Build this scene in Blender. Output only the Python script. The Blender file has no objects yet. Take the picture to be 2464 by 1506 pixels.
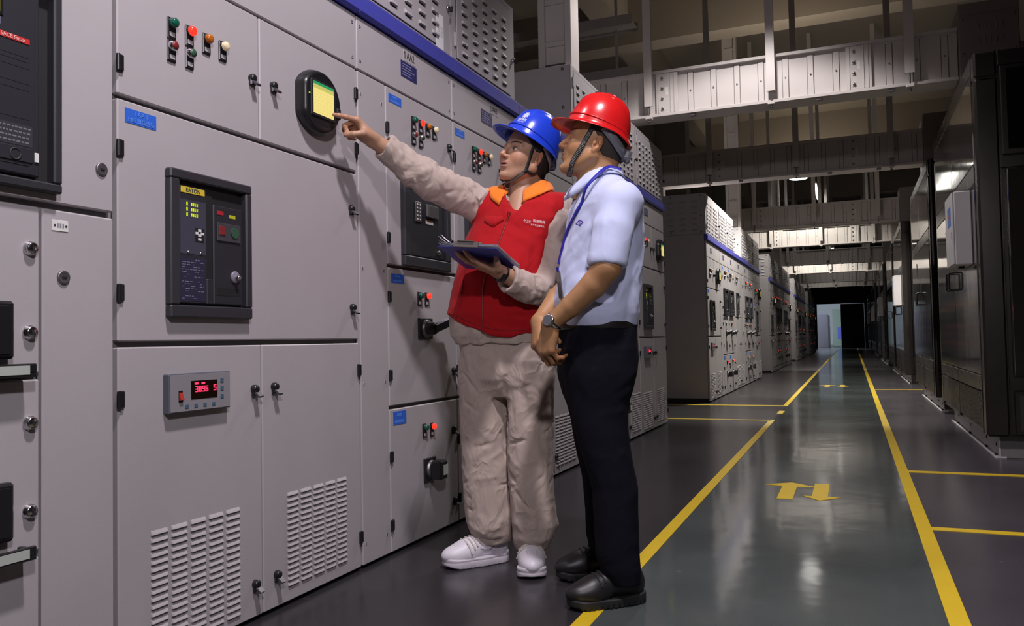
import bpy, bmesh, math, random
import numpy as np
from mathutils import Vector, Matrix

random.seed(7)
scene = bpy.context.scene
COL = scene.collection

# ------------------------------------------------------------------ camera
cd = bpy.data.cameras.new('camera')
cam = bpy.data.objects.new('camera', cd)
COL.objects.link(cam)
scene.camera = cam
cd.sensor_width = 36.0
cd.lens = 28.656
cd.clip_start = 0.05
cd.clip_end = 300
YAW, PITCH, ROLL, CAM_H = 0.39461625, 0.03405858, 0.01887475, 0.843


def cam_matrix():
    f = Vector((-math.sin(YAW) * math.cos(PITCH), math.cos(YAW) * math.cos(PITCH), math.sin(PITCH)))
    r = Vector((math.cos(YAW), math.sin(YAW), 0))
    d = f.cross(r)
    c, s = math.cos(ROLL), math.sin(ROLL)
    r2 = c * r + s * d
    d2 = -s * r + c * d
    m = Matrix((r2, -d2, -f)).transposed().to_4x4()
    m.translation = Vector((0, 0, CAM_H))
    return m


cam.matrix_world = cam_matrix()

# ------------------------------------------------------------------ world, light, exposure
scene.view_settings.view_transform = 'Standard'
scene.view_settings.look = 'None'
scene.view_settings.gamma = 1.0
scene.view_settings.use_curve_mapping = False
scene.view_settings.exposure = 0.0
scene.cycles.use_denoising = True
scene.cycles.max_bounces = 6
scene.cycles.sample_clamp_indirect = 4.0

world = bpy.data.worlds.new('hall_air')
scene.world = world
world.use_nodes = True
world.node_tree.nodes['Background'].inputs[0].default_value = (0.86, 0.80, 0.66, 1)
world.node_tree.nodes['Background'].inputs[1].default_value = 0.012


def lamp(name, kind, loc, power, color=(1, 1, 1), size=0.3, target=None, spot=None, blend=0.5):
    ld = bpy.data.lights.new(name, kind)
    ld.energy = power
    ld.color = color
    if kind == 'AREA':
        ld.shape = 'DISK'
        ld.size = size
    elif kind in ('POINT', 'SPOT'):
        ld.shadow_soft_size = size
    if spot:
        ld.spot_size = math.radians(spot)
        ld.spot_blend = blend
    o = bpy.data.objects.new(name, ld)
    COL.objects.link(o)
    o.location = loc
    if target is not None:
        o.rotation_euler = (Vector(target) - Vector(loc)).to_track_quat('-Z', 'Y').to_euler()
    return o


# the photographer's lamp, and the hall's high bay lamps outside the frame; those in view carry their own light; the upward fill is added
lamp('camera_side_light', 'SPOT', (0.42, -0.15, 2.45), 150, (1.0, 0.93, 1.0), 0.09, target=(-1.45, 3.0, 0.9), spot=95, blend=0.6)
lamp('key_light', 'SPOT', (-0.10, 1.15, 4.25), 500, (1.0, 0.91, 0.97), 0.12, target=(-0.10, 1.15, 0), spot=125, blend=0.4)
lamp('row_light', 'SPOT', (-2.4, 1.3, 4.25), 120, (1.0, 0.91, 0.97), 0.12, target=(-2.4, 1.3, 0), spot=125, blend=0.4)
lamp('aisle_light', 'SPOT', (-0.75, 6.15, 4.25), 230, (1.0, 0.93, 0.92), 0.12, target=(-0.75, 6.15, 0), spot=112, blend=0.25)
lamp('second_row_light', 'SPOT', (-0.75, 12.6, 4.25), 1150, (1.0, 0.95, 0.86), 0.12, target=(-0.75, 12.6, 0), spot=118, blend=0.3)
for _y in (4.0, 12.6, 21.0):  # added fill aimed up to brighten the ceiling, no fixtures behind it
    lamp('ceiling_fill', 'SPOT', (-0.75, _y, 4.5), 60, (1.0, 0.86, 0.66), 0.3, target=(-0.75, _y, 9), spot=165, blend=0.6)

# ------------------------------------------------------------------ materials
MATS = {}


def mat(name, color, rough=0.5, metal=0.0, bump=0.0, bscale=200.0, vary=0.0, vscale=3.0, emit=None, estr=1.0,
        coat=0.0, aniso=0.0, trans=0.0, spec=0.5, rvary=0.0):
    if name in MATS:
        return MATS[name]
    m = bpy.data.materials.new(name)
    m.use_nodes = True
    nt = m.node_tree
    b = nt.nodes['Principled BSDF']
    b.inputs['Base Color'].default_value = (*color, 1)
    b.inputs['Roughness'].default_value = rough
    b.inputs['Metallic'].default_value = metal
    b.inputs['Specular IOR Level'].default_value = spec
    if coat:
        b.inputs['Coat Weight'].default_value = coat
        b.inputs['Coat Roughness'].default_value = 0.08
    if trans:
        b.inputs['Transmission Weight'].default_value = trans
    if emit is not None:
        b.inputs['Emission Color'].default_value = (*emit, 1)
        b.inputs['Emission Strength'].default_value = estr
    if vary or bump or rvary:
        tc = nt.nodes.new('ShaderNodeTexCoord')
    if vary:
        n = nt.nodes.new('ShaderNodeTexNoise')
        n.inputs['Scale'].default_value = vscale
        n.inputs['Detail'].default_value = 6
        nt.links.new(tc.outputs['Object'], n.inputs['Vector'])
        mx = nt.nodes.new('ShaderNodeMix')
        mx.data_type = 'RGBA'
        mx.inputs[6].default_value = (*[c * (1 - vary) for c in color], 1)
        mx.inputs[7].default_value = (*[min(1, c * (1 + vary)) for c in color], 1)
        nt.links.new(n.outputs['Fac'], mx.inputs[0])
        nt.links.new(mx.outputs[2], b.inputs['Base Color'])
    if rvary:
        n2 = nt.nodes.new('ShaderNodeTexNoise')
        n2.inputs['Scale'].default_value = vscale * 1.7
        n2.inputs['Detail'].default_value = 5
        nt.links.new(tc.outputs['Object'], n2.inputs['Vector'])
        mr = nt.nodes.new('ShaderNodeMapRange')
        mr.inputs['To Min'].default_value = max(0.02, rough - rvary)
        mr.inputs['To Max'].default_value = rough + rvary
        nt.links.new(n2.outputs['Fac'], mr.inputs['Value'])
        nt.links.new(mr.outputs['Result'], b.inputs['Roughness'])
    if bump:
        nb = nt.nodes.new('ShaderNodeTexNoise')
        nb.inputs['Scale'].default_value = bscale
        nb.inputs['Detail'].default_value = 3
        nt.links.new(tc.outputs['Object'], nb.inputs['Vector'])
        bp = nt.nodes.new('ShaderNodeBump')
        bp.inputs['Strength'].default_value = bump
        bp.inputs['Distance'].default_value = 0.002
        nt.links.new(nb.outputs['Fac'], bp.inputs['Height'])
        nt.links.new(bp.outputs['Normal'], b.inputs['Normal'])
    MATS[name] = m
    return m


GREY = mat('cabinet_grey_paint', (0.41, 0.385, 0.40), 0.46, bump=0.10, bscale=420, vary=0.06, vscale=4)
FRAME = mat('cabinet_frame_grey', (0.17, 0.16, 0.155), 0.5)
BLACK = mat('black_plastic', (0.012, 0.012, 0.014), 0.32)
MATTE = mat('matte_black', (0.010, 0.010, 0.011), 0.7)
DARK = mat('charcoal_plastic', (0.030, 0.030, 0.036), 0.42)
CHAR = mat('breaker_panel_charcoal', (0.020, 0.021, 0.027), 0.5)
BLUEP = mat('blue_trim_paint', (0.065, 0.072, 0.40), 0.35)
LABEL = mat('blue_label', (0.03, 0.13, 0.62), 0.45)
FAINT = mat('faint_blue_print', (0.10, 0.26, 0.75), 0.5)
WHITE = mat('white_plastic', (0.70, 0.70, 0.68), 0.45)
INK = mat('black_ink', (0.02, 0.02, 0.02), 0.6)
CHROME = mat('chrome', (0.62, 0.60, 0.62), 0.18, 1.0)
DULL = mat('dull_steel', (0.22, 0.21, 0.22), 0.4, 0.8)
LGREY = mat('handle_grey', (0.22, 0.20, 0.26), 0.4)
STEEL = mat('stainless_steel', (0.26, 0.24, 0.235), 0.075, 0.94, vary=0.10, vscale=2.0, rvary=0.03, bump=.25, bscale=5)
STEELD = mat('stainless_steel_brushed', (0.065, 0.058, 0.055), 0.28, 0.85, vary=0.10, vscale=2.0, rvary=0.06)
GLASSD = mat('dark_window_glass', (0.006, 0.006, 0.009), 0.08)
TRUNK = mat('trunking_paint', (0.56, 0.52, 0.50), 0.5, vary=0.05, vscale=3)
CEIL = mat('ceiling_concrete', (0.30, 0.26, 0.22), 0.85, vary=0.06, vscale=0.7)
WALLM = mat('wall_plaster', (0.34, 0.30, 0.26), 0.85, vary=0.05, vscale=0.7)
YELLOW = mat('yellow_floor_paint', (0.72, 0.50, 0.02), 0.32, vary=0.07, vscale=9, rvary=0.08)
LENS_G = mat('green_lens', (0.008, 0.10, 0.06), 0.18)
LENS_R = mat('lit_red_lens', (0.25, 0.006, 0.004), 0.25, emit=(1.0, 0.028, 0.014), estr=1.7)
LENS_A = mat('amber_lens', (0.42, 0.12, 0.01), 0.2)
LENS_W = mat('ivory_lens', (0.70, 0.58, 0.38), 0.25, emit=(1, 0.8, 0.5), estr=0.12)
BTN_R = mat('red_button', (0.20, 0.02, 0.02), 0.4)
BTN_G = mat('green_button', (0.03, 0.09, 0.05), 0.4)
LEDRED = mat('red_led_digits', (0.4, 0.0, 0.02), 0.4, emit=(1.0, 0.03, 0.09), estr=2.2)
LEDYEL = mat('yellow_green_led', (0.3, 0.35, 0.0), 0.4, emit=(0.62, 0.80, 0.0), estr=0.75)
SCREEN = mat('meter_screen', (0.3, 0.27, 0.1), 0.3, emit=(0.80, 0.66, 0.20), estr=0.85)
SCREENG = mat('meter_screen_green', (0.02, 0.16, 0.07), 0.3, emit=(0.02, 0.28, 0.10), estr=0.7)
SCREENO = mat('meter_screen_olive', (0.25, 0.25, 0.08), 0.3, emit=(0.48, 0.46, 0.10), estr=0.8)
EYELLOW = mat('yellow_plate', (0.65, 0.50, 0.04), 0.45)
REDPL = mat('red_plate', (0.45, 0.02, 0.02), 0.4)

# ------------------------------------------------------------------ mesh helpers


def link(o, parent=None):
    COL.objects.link(o)
    if parent is not None:
        o.parent = parent
    return o


class MB:
    """collects shapes into one mesh"""

    def __init__(self):
        self.v, self.f, self.m, self.s = [], [], [], []

    def add(self, vs, fs, mi=0, smooth=False):
        n = len(self.v)
        self.v.extend([tuple(p) for p in vs])
        for f in fs:
            self.f.append(tuple(i + n for i in f))
            self.m.append(mi)
            self.s.append(smooth)

    def box(self, x0, x1, y0, y1, z0, z1, b=0.0, mi=0):
        if x0 > x1: x0, x1 = x1, x0
        if y0 > y1: y0, y1 = y1, y0
        if z0 > z1: z0, z1 = z1, z0
        b = min(b, (x1 - x0) * .45, (y1 - y0) * .45, (z1 - z0) * .45)
        if b <= 0:
            vs = [(x, y, z) for x in (x0, x1) for y in (y0, y1) for z in (z0, z1)]
            fs = [(0, 1, 3, 2), (4, 6, 7, 5), (0, 4, 5, 1), (2, 3, 7, 6), (0, 2, 6, 4), (1, 5, 7, 3)]
            self.add(vs, fs, mi)
            return
        lo, hi = (x0, y0, z0), (x1, y1, z1)
        vs, idx = [], {}
        for sx in (0, 1):
            for sy in (0, 1):
                for sz in (0, 1):
                    s = (sx, sy, sz)
                    c = [hi[i] if s[i] else lo[i] for i in range(3)]
                    for ax in range(3):
                        p = [c[i] + (0 if i == ax else (-b if s[i] else b)) for i in range(3)]
                        idx[(s, ax)] = len(vs)
                        vs.append(p)
        fs = []
        for ax in range(3):
            o1, o2 = (ax + 1) % 3, (ax + 2) % 3
            for sd in (0, 1):
                q = []
                for a, c in ((0, 0), (1, 0), (1, 1), (0, 1)):
                    s = [0, 0, 0]
                    s[ax], s[o1], s[o2] = sd, a, c
                    q.append(idx[(tuple(s), ax)])
                fs.append(tuple(q if sd else q[::-1]))
            for a in (0, 1):
                for c in (0, 1):
                    s0, s1 = [0, 0, 0], [0, 0, 0]
                    s0[o1] = s1[o1] = a
                    s0[o2] = s1[o2] = c
                    s0[ax], s1[ax] = 0, 1
                    s0, s1 = tuple(s0), tuple(s1)
                    q = (idx[(s0, o1)], idx[(s1, o1)], idx[(s1, o2)], idx[(s0, o2)])
                    fs.append(q if a == c else q[::-1])
        for s in [(i, j, k) for i in (0, 1) for j in (0, 1) for k in (0, 1)]:
            t = (idx[(s, 0)], idx[(s, 1)], idx[(s, 2)])
            fs.append(t if sum(s) % 2 else t[::-1])
        self.add(vs, fs, mi)

    def prism(self, poly, axis, a, b, mi=0, smooth=False):
        """poly: 2D points in the plane of the other two axes (cyclic order), extruded along axis from a to b"""
        o1, o2 = [(1, 2), (2, 0), (0, 1)][axis]
        n = len(poly)
        vs = []
        for t in (a, b):
            for p in poly:
                q = [0, 0, 0]
                q[axis], q[o1], q[o2] = t, p[0], p[1]
                vs.append(q)
        fs = [tuple(range(n))[::-1], tuple(range(n, 2 * n))]
        self.add(vs, fs, mi)
        self.add(vs, [(i, (i + 1) % n, n + (i + 1) % n, n + i) for i in range(n)], mi, smooth)

    def cyl(self, p0, p1, r0, r1=None, n=14, mi=0, caps=True, smooth=True):
        r1 = r0 if r1 is None else r1
        p0, p1 = Vector(p0), Vector(p1)
        d = (p1 - p0).normalized()
        u = d.orthogonal().normalized()
        w = d.cross(u)
        vs = []
        for p, r in ((p0, r0), (p1, r1)):
            for i in range(n):
                a = 2 * math.pi * i / n
                vs.append(p + (u * math.cos(a) + w * math.sin(a)) * r)
        self.add(vs, [(i, (i + 1) % n, n + (i + 1) % n, n + i) for i in range(n)], mi, smooth)
        if caps:
            self.add(vs, [tuple(range(n))[::-1], tuple(range(n, 2 * n))], mi)

    def lathe(self, prof, origin, axis, n=20, mi=0):
        """prof: (distance along axis, radius)"""
        o = Vector(origin)
        d = Vector(axis).normalized()
        u = d.orthogonal().normalized()
        w = d.cross(u)
        vs, fs = [], []
        for (h, r) in prof:
            for i in range(n):
                a = 2 * math.pi * i / n
                vs.append(o + d * h + (u * math.cos(a) + w * math.sin(a)) * max(r, 1e-5))
        for k in range(len(prof) - 1):
            for i in range(n):
                fs.append((k * n + i, k * n + (i + 1) % n, (k + 1) * n + (i + 1) % n, (k + 1) * n + i))
        self.add(vs, fs, mi, True)

    def tube(self, pts, r, n=8, mi=0, closed=False):
        pts = [Vector(p) for p in pts]
        rs = r if isinstance(r, (list, tuple)) else [r] * len(pts)
        vs, fs = [], []
        prev = None
        for i, p in enumerate(pts):
            a = pts[i - 1] if i else pts[i]
            c = pts[i + 1] if i < len(pts) - 1 else pts[i]
            d = (c - a).normalized()
            if prev is None:
                u = d.orthogonal().normalized()
            else:
                u = (prev - d * prev.dot(d)).normalized()
            prev = u
            w = d.cross(u)
            for k in range(n):
                t = 2 * math.pi * k / n
                vs.append(p + (u * math.cos(t) + w * math.sin(t)) * rs[i])
        for i in range(len(pts) - 1):
            for k in range(n):
                fs.append((i * n + k, i * n + (k + 1) % n, (i + 1) * n + (k + 1) % n, (i + 1) * n + k))
        self.add(vs, fs, mi, True)
        self.add(vs, [tuple(range(n))[::-1], tuple(range(len(vs) - n, len(vs)))], mi)

    def mesh(self, name, mats):
        me = bpy.data.meshes.new(name)
        me.from_pydata([tuple(p) for p in self.v], [], self.f)
        for m in (mats if isinstance(mats, (list, tuple)) else [mats]):
            me.materials.append(m)
        me.polygons.foreach_set('material_index', self.m)
        me.polygons.foreach_set('use_smooth', self.s)
        bm = bmesh.new()
        bm.from_mesh(me)
        bmesh.ops.recalc_face_normals(bm, faces=bm.faces)
        bm.to_mesh(me)
        bm.free()
        me.update()
        return me

    def build(self, name, mats, parent=None, loc=(0, 0, 0), rot=None):
        o = bpy.data.objects.new(name, self.mesh(name, mats))
        o.location = loc
        if rot:
            o.rotation_euler = rot
        return link(o, parent)


def tag(o, label, cat, group=None, kind=None):
    o['label'] = label
    o['category'] = cat
    if group: o['group'] = group
    if kind: o['kind'] = kind
    return o


def thing(name, label, cat, loc=(0, 0, 0), rotz=0.0, group=None):
    o = bpy.data.objects.new(name, None)
    o.empty_display_size = 0.1
    link(o)
    o.location = loc
    o.rotation_euler = (0, 0, rotz)
    return tag(o, label, cat, group)


def structure(o):
    o['kind'] = 'structure'
    return o


def dup(root, loc, label, group=None, rotz=None):
    r = root.copy()
    COL.objects.link(r)
    r.location = loc
    if rotz is not None:
        r.rotation_euler = (0, 0, rotz)
    r['label'] = label
    if group: r['group'] = group
    for ch in list(root.children):
        c = ch.copy()
        COL.objects.link(c)
        c.parent = r
        for g in list(ch.children):
            d = g.copy()
            COL.objects.link(d)
            d.parent = c
    return r


def text_mesh(s, size, ext=0.0006, align='CENTER', font_space=1.0):
    cu = bpy.data.curves.new('lettering', 'FONT')
    cu.body = s
    cu.size = size
    cu.extrude = ext
    cu.align_x = align
    cu.align_y = 'CENTER'
    cu.space_character = font_space
    cu.resolution_u = 3
    o = bpy.data.objects.new('lettering', cu)
    COL.objects.link(o)
    bpy.context.view_layer.update()
    me = bpy.data.meshes.new_from_object(o.evaluated_get(bpy.context.evaluated_depsgraph_get()))
    bpy.data.objects.remove(o)
    bpy.data.curves.remove(cu)
    return me


def text_obj(name, s, size, m, parent, loc, sx=1.0, align='CENTER', frame='X', ext=0.0006):
    """lettering facing +X (reading towards +Y) by default"""
    me = text_mesh(s, size, ext, align)
    me.name = name
    me.materials.clear()
    me.materials.append(m)
    if frame == 'X':
        M = Matrix(((0, 0, 1, 0), (sx, 0, 0, 0), (0, 1, 0, 0), (0, 0, 0, 1)))
    elif frame == 'Y-':
        M = Matrix(((sx, 0, 0, 0), (0, 0, -1, 0), (0, 1, 0, 0), (0, 0, 0, 1)))
    else:
        M = Matrix.Identity(4)
    me.transform(M)
    o = bpy.data.objects.new(name, me)
    o.location = loc
    return link(o, parent)


# ------------------------------------------------------------------ hall shell
XW = -1.711          # front plane of the switchgear rows
ROWS = (10.7, 19.5, 28.3, 37.1)
Y_END = 54.0
CEIL_Z = 6.5


def floor_material():
    m = bpy.data.materials.new('epoxy_floor')
    m.use_nodes = True
    nt = m.node_tree
    b = nt.nodes['Principled BSDF']
    b.inputs['Specular IOR Level'].default_value = .45
    tc = nt.nodes.new('ShaderNodeTexCoord')
    sp = nt.nodes.new('ShaderNodeSeparateXYZ')
    nt.links.new(tc.outputs['Object'], sp.inputs[0])

    def math_n(op, a, bb):
        n = nt.nodes.new('ShaderNodeMath')
        n.operation = op
        for i, x in enumerate((a, bb)):
            if isinstance(x, (int, float)):
                n.inputs[i].default_value = x
            else:
                nt.links.new(x, n.inputs[i])
        return n.outputs[0]
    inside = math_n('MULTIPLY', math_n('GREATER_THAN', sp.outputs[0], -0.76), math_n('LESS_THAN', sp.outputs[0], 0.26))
    # cross aisles between the rows use the walkway paint too
    nz = nt.nodes.new('ShaderNodeTexNoise')
    nz.inputs['Scale'].default_value = 1.3
    nz.inputs['Detail'].default_value = 8
    nt.links.new(tc.outputs['Object'], nz.inputs['Vector'])
    mix = nt.nodes.new('ShaderNodeMix')
    mix.data_type = 'RGBA'
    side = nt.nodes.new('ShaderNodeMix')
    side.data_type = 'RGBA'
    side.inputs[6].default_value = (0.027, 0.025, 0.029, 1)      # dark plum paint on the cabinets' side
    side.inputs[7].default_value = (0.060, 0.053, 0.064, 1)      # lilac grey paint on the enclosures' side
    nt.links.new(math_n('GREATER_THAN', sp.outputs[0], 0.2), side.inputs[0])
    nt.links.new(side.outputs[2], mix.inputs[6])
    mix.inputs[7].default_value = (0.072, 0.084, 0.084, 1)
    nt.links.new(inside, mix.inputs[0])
    mr = nt.nodes.new('ShaderNodeMapRange')
    mr.inputs['From Min'].default_value = 0.3
    mr.inputs['From Max'].default_value = 0.7
    mr.inputs['To Min'].default_value = 0.8
    mr.inputs['To Max'].default_value = 1.2
    nt.links.new(nz.outputs['Fac'], mr.inputs['Value'])
    mul = nt.nodes.new('ShaderNodeMix')
    mul.data_type = 'RGBA'
    mul.blend_type = 'MULTIPLY'
    mul.inputs[0].default_value = 1.0
    nt.links.new(mix.outputs[2], mul.inputs[6])
    nt.links.new(mr.outputs['Result'], mul.inputs[7])
    # pale scuffs and spots
    ns = nt.nodes.new('ShaderNodeTexNoise')
    ns.inputs['Scale'].default_value = 14
    ns.inputs['Detail'].default_value = 4
    nt.links.new(tc.outputs['Object'], ns.inputs['Vector'])
    sc = nt.nodes.new('ShaderNodeMapRange')
    sc.inputs['From Min'].default_value = 0.70
    sc.inputs['From Max'].default_value = 0.78
    sc.inputs['To Max'].default_value = 0.35
    nt.links.new(ns.outputs['Fac'], sc.inputs['Value'])
    m2 = nt.nodes.new('ShaderNodeMix')
    m2.data_type = 'RGBA'
    m2.inputs[7].default_value = (0.22, 0.21, 0.23, 1)
    nt.links.new(sc.outputs['Result'], m2.inputs[0])
    nt.links.new(mul.outputs[2], m2.inputs[6])
    nt.links.new(m2.outputs[2], b.inputs['Base Color'])
    rr = nt.nodes.new('ShaderNodeMapRange')
    rr.inputs['To Min'].default_value = 0.07
    rr.inputs['To Max'].default_value = 0.15
    nt.links.new(nz.outputs['Fac'], rr.inputs['Value'])
    # the paint beside the walkway is less polished
    nt.links.new(math_n('ADD', rr.outputs['Result'], math_n('MULTIPLY', math_n('SUBTRACT', 1.0, inside), 0.13)), b.inputs['Roughness'])
    # gentle waviness
    wv = nt.nodes.new('ShaderNodeTexNoise')
    wv.inputs['Scale'].default_value = 5.0
    wv.inputs['Detail'].default_value = 2
    nt.links.new(tc.outputs['Object'], wv.inputs['Vector'])
    bp = nt.nodes.new('ShaderNodeBump')
    bp.inputs['Strength'].default_value = 0.05
    bp.inputs['Distance'].default_value = 0.02
    nt.links.new(wv.outputs['Fac'], bp.inputs['Height'])
    nt.links.new(bp.outputs['Normal'], b.inputs['Normal'])
    return m


def slab(name, x0, x1, y0, y1, z0, z1, m):
    b = MB()
    b.box(x0, x1, y0, y1, z0, z1)
    return structure(b.build(name, m))


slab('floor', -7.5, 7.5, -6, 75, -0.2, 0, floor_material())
slab('ceiling', -7.5, 7.5, -6, Y_END, CEIL_Z, CEIL_Z + 0.25, CEIL)
slab('wall_left', -7.7, -7.5, -6, 75, 0, CEIL_Z, WALLM)
slab('wall_right', 7.5, 7.7, -6, 75, 0, CEIL_Z, WALLM)
slab('wall_back', -7.5, 7.5, -6.2, -6, 0, CEIL_Z, WALLM)
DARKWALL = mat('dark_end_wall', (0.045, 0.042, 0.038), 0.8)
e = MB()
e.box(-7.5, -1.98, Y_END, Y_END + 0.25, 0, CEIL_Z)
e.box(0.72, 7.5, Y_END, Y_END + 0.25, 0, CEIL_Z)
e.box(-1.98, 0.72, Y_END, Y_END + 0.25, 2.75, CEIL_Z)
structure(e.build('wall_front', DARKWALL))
# far room behind the doorway
PALE = mat('far_room_paint', (0.75, 0.78, 0.82), 0.8)
e = MB()
e.box(-7.5, 7.5, 74.8, 75, 0, 4.0)
structure(e.build('wall_far', mat('far_room_wall', (0.62, 0.66, 0.70), 0.8)))
slab('ceiling_far', -7.5, 7.5, Y_END + 0.25, 75, 3.6, 3.8, PALE)
for i, y in enumerate((4.4, 13.2, 22.0, 30.8, 39.6, 48.4)):
    slab('trim_%d' % (i + 1), -7.5, 7.5, y, y + 0.45, 5.75, CEIL_Z, CEIL)       # cross beams
for i, x in enumerate((-3.72, 3.6)):
    slab('trim_%d' % (i + 7), x, x + 0.42, -6, Y_END, 5.95, CEIL_Z, CEIL)        # long beams
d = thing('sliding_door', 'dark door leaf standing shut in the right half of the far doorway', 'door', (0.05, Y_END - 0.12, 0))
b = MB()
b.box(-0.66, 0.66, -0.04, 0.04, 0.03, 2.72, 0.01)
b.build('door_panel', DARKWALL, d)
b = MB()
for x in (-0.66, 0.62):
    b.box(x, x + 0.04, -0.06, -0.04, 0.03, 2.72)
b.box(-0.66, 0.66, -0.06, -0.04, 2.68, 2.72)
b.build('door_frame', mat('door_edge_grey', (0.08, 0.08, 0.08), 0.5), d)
b = MB()
b.box(-0.66, 0.66, -0.05, 0.05, 0.0, 0.03)
b.build('door_track', DULL, d)

# ------------------------------------------------------------------ floor markings


def tape(name, label, quads, cat='floor marking', group=None):
    b = MB()
    for q in quads:
        n = len(q)
        vs = [(x, y, 0.0004) for x, y in q] + [(x, y, 0.0022) for x, y in q]
        b.add(vs, [tuple(range(n, 2 * n))] + [(i, (i + 1) % n, n + (i + 1) % n, n + i) for i in range(n)])
    return tag(b.build(name, YELLOW), label, cat, group)


def rect(x0, x1, y0, y1):
    return [(x0, y0), (x1, y0), (x1, y1), (x0, y1)]


def strip(x0, x1, y0, y1, n=1):
    return [rect(x0, x1, y0 + (y1 - y0) * k / n, y0 + (y1 - y0) * (k + 1) / n) for k in range(n)]


tape('floor_tape', 'broad yellow line along the walkway on the men\'s side, nearest stretch under the black shoe',
     [rect(-0.792, -0.738, -3, 8.56)], group='walkway edge lines')
tape('floor_tape', 'short yellow dash in the gap of the walkway line between first and second cabinet rows',
     [rect(-0.78, -0.72, 9.27, 9.62)], group='walkway edge lines')
tape('floor_tape', 'broad yellow line along the walkway from the second cabinet row to the far doorway',
     [rect(-0.792, -0.738, 10.26, 53)], group='walkway edge lines')
tape('floor_tape', 'broad yellow line along the walkway on the steel enclosures\' side',
     [rect(0.233, 0.291, -3, 53)], group='walkway edge lines')
tape('cross_line', 'thin yellow cross line beside the end of the first cabinet row', [rect(-3.4, -0.78, 8.50, 8.56)])
tape('cross_line', 'thin yellow cross line in front of the second cabinet row\'s end', [rect(-3.6, -0.792, 10.26, 10.36)])
tape('cross_line', 'thin yellow cross line on the right, nearest the camera', [rect(0.291, 3.0, 3.93, 3.99)])
tape('cross_line', 'thin yellow cross line on the right just before the first steel enclosure', [rect(0.291, 3.0, 5.51, 5.58)])
tape('cross_line', 'faint thin yellow cross line on the right past the second steel enclosure', [rect(0.291, 0.95, 13.5, 13.58)])


def arrow(cx, y0, up, label, grp):
    if up:
        pts = [(-.058, 0), (.010, 0), (.040, .37), (.112, .375), (-.008, .505), (-.080, .39), (-.03, .375)]
        pts = [(-.042, 0), (.036, 0), (.036, .37), (.135, .385), (.0, .50), (-.135, .40), (-.042, .385)]
    else:
        pts = [(-.042, .50), (.036, .50), (.036, .115), (.095, .105), (.0, 0), (-.088, .115), (-.042, .11)]
    return tape('direction_arrow', label, [[(cx + x, y0 + y) for x, y in pts]], 'floor marking', grp)


arrow(-0.345, 4.45, True, 'yellow floor arrow pointing away down the walkway, nearest pair', 'walkway arrows')
arrow(-0.178, 4.45, False, 'yellow floor arrow pointing back towards the camera, nearest pair', 'walkway arrows')
arrow(-0.40, 14.2, True, 'yellow floor arrow pointing away in the distant pair beside second cabinet row', 'walkway arrows')
arrow(-0.17, 14.2, False, 'yellow floor arrow pointing back in the distant pair beside second cabinet row', 'walkway arrows')

# ------------------------------------------------------------------ switchgear cabinets
DEPTH = 1.0


def louvres(b, ys, z0, z1, pitch, w, out=0.006):
    n = int(round((z1 - z0) / pitch))
    h = pitch * 0.62
    for y in ys:
        for k in range(n):
            zt = z1 - k * pitch
            # hooded slot: slopes outwards from the top, undercut at its lower lip
            sec = [(0.0, zt), (out * .75, zt - h * .62), (out, zt - h * .9), (out * .85, zt - h), (0.0, zt - h)]
            vs = []
            for yy, k2 in ((y, .25), (y + w * .06, 1), (y + w * .94, 1), (y + w, .25)):
                vs += [(x * k2, yy, z) for x, z in sec]
            m = len(sec)
            fs = []
            for j in range(3):
                for i in range(m - 1):
                    fs.append((j * m + i, j * m + i + 1, (j + 1) * m + i + 1, (j + 1) * m + i))
            fs += [tuple(range(m)), tuple(range(3 * m, 4 * m))]
            b.add(vs, fs, 0)
            b.add([(.0006, y + w * .03, zt - h), (.0006, y + w * .97, zt - h), (.0006, y + w * .97, zt - h - pitch * .10), (.0006, y + w * .03, zt - h - pitch * .10)],
                  [(0, 1, 2, 3)], 1)


def panel(name, parent, y0, y1, z0, z1, gap=0.004, louv=None, x0=-0.022, x1=0.0, gz=None):
    b = MB()
    gz = gap if gz is None else gz
    b.box(x0, x1, y0 + gap, y1 - gap, z0 + gz, z1 - gz, 0.0035)
    if louv:
        louvres(b, *louv)
    return b.build(name, [GREY, MATTE], parent)


def latch(parent, y, z):
    b = MB()
    n = 16
    pr = [(0, .0135), (.010, .0135), (.015, .0115), (.018, .006), (.0185, 0)]
    b.lathe(pr, (0, y, z + .006), (1, 0, 0), n, 0)
    b.box(0, .012, y - .0125, y + .0125, z - .018, z + .008, .004, 0)
    # angled lever, pointing down and out
    vs = [(.006, y - .009, z - .004), (.006, y + .010, z - .004), (.026, y + .012, z - .020), (.026, y - .008, z - .020),
          (.014, y - .009, z - .001), (.014, y + .010, z - .001), (.030, y + .012, z - .015), (.030, y - .008, z - .015)]
    b.add(vs, [(0, 1, 2, 3), (4, 5, 6, 7), (0, 1, 5, 4), (1, 2, 6, 5), (2, 3, 7, 6), (3, 0, 4, 7)], 1)
    return b.build('latch', [BLACK, mat('latch_lever_grey', (0.07, 0.065, 0.075), .35)], parent)


def hinge(parent, y, z):
    b = MB()
    b.box(0, .009, y - .010, y + .012, z - .022, z + .022, .003)
    b.cyl((.007, y - .006, z - .021), (.007, y - .006, z + .021), .005)
    return b.build('hinge', [BLACK], parent)


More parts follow.
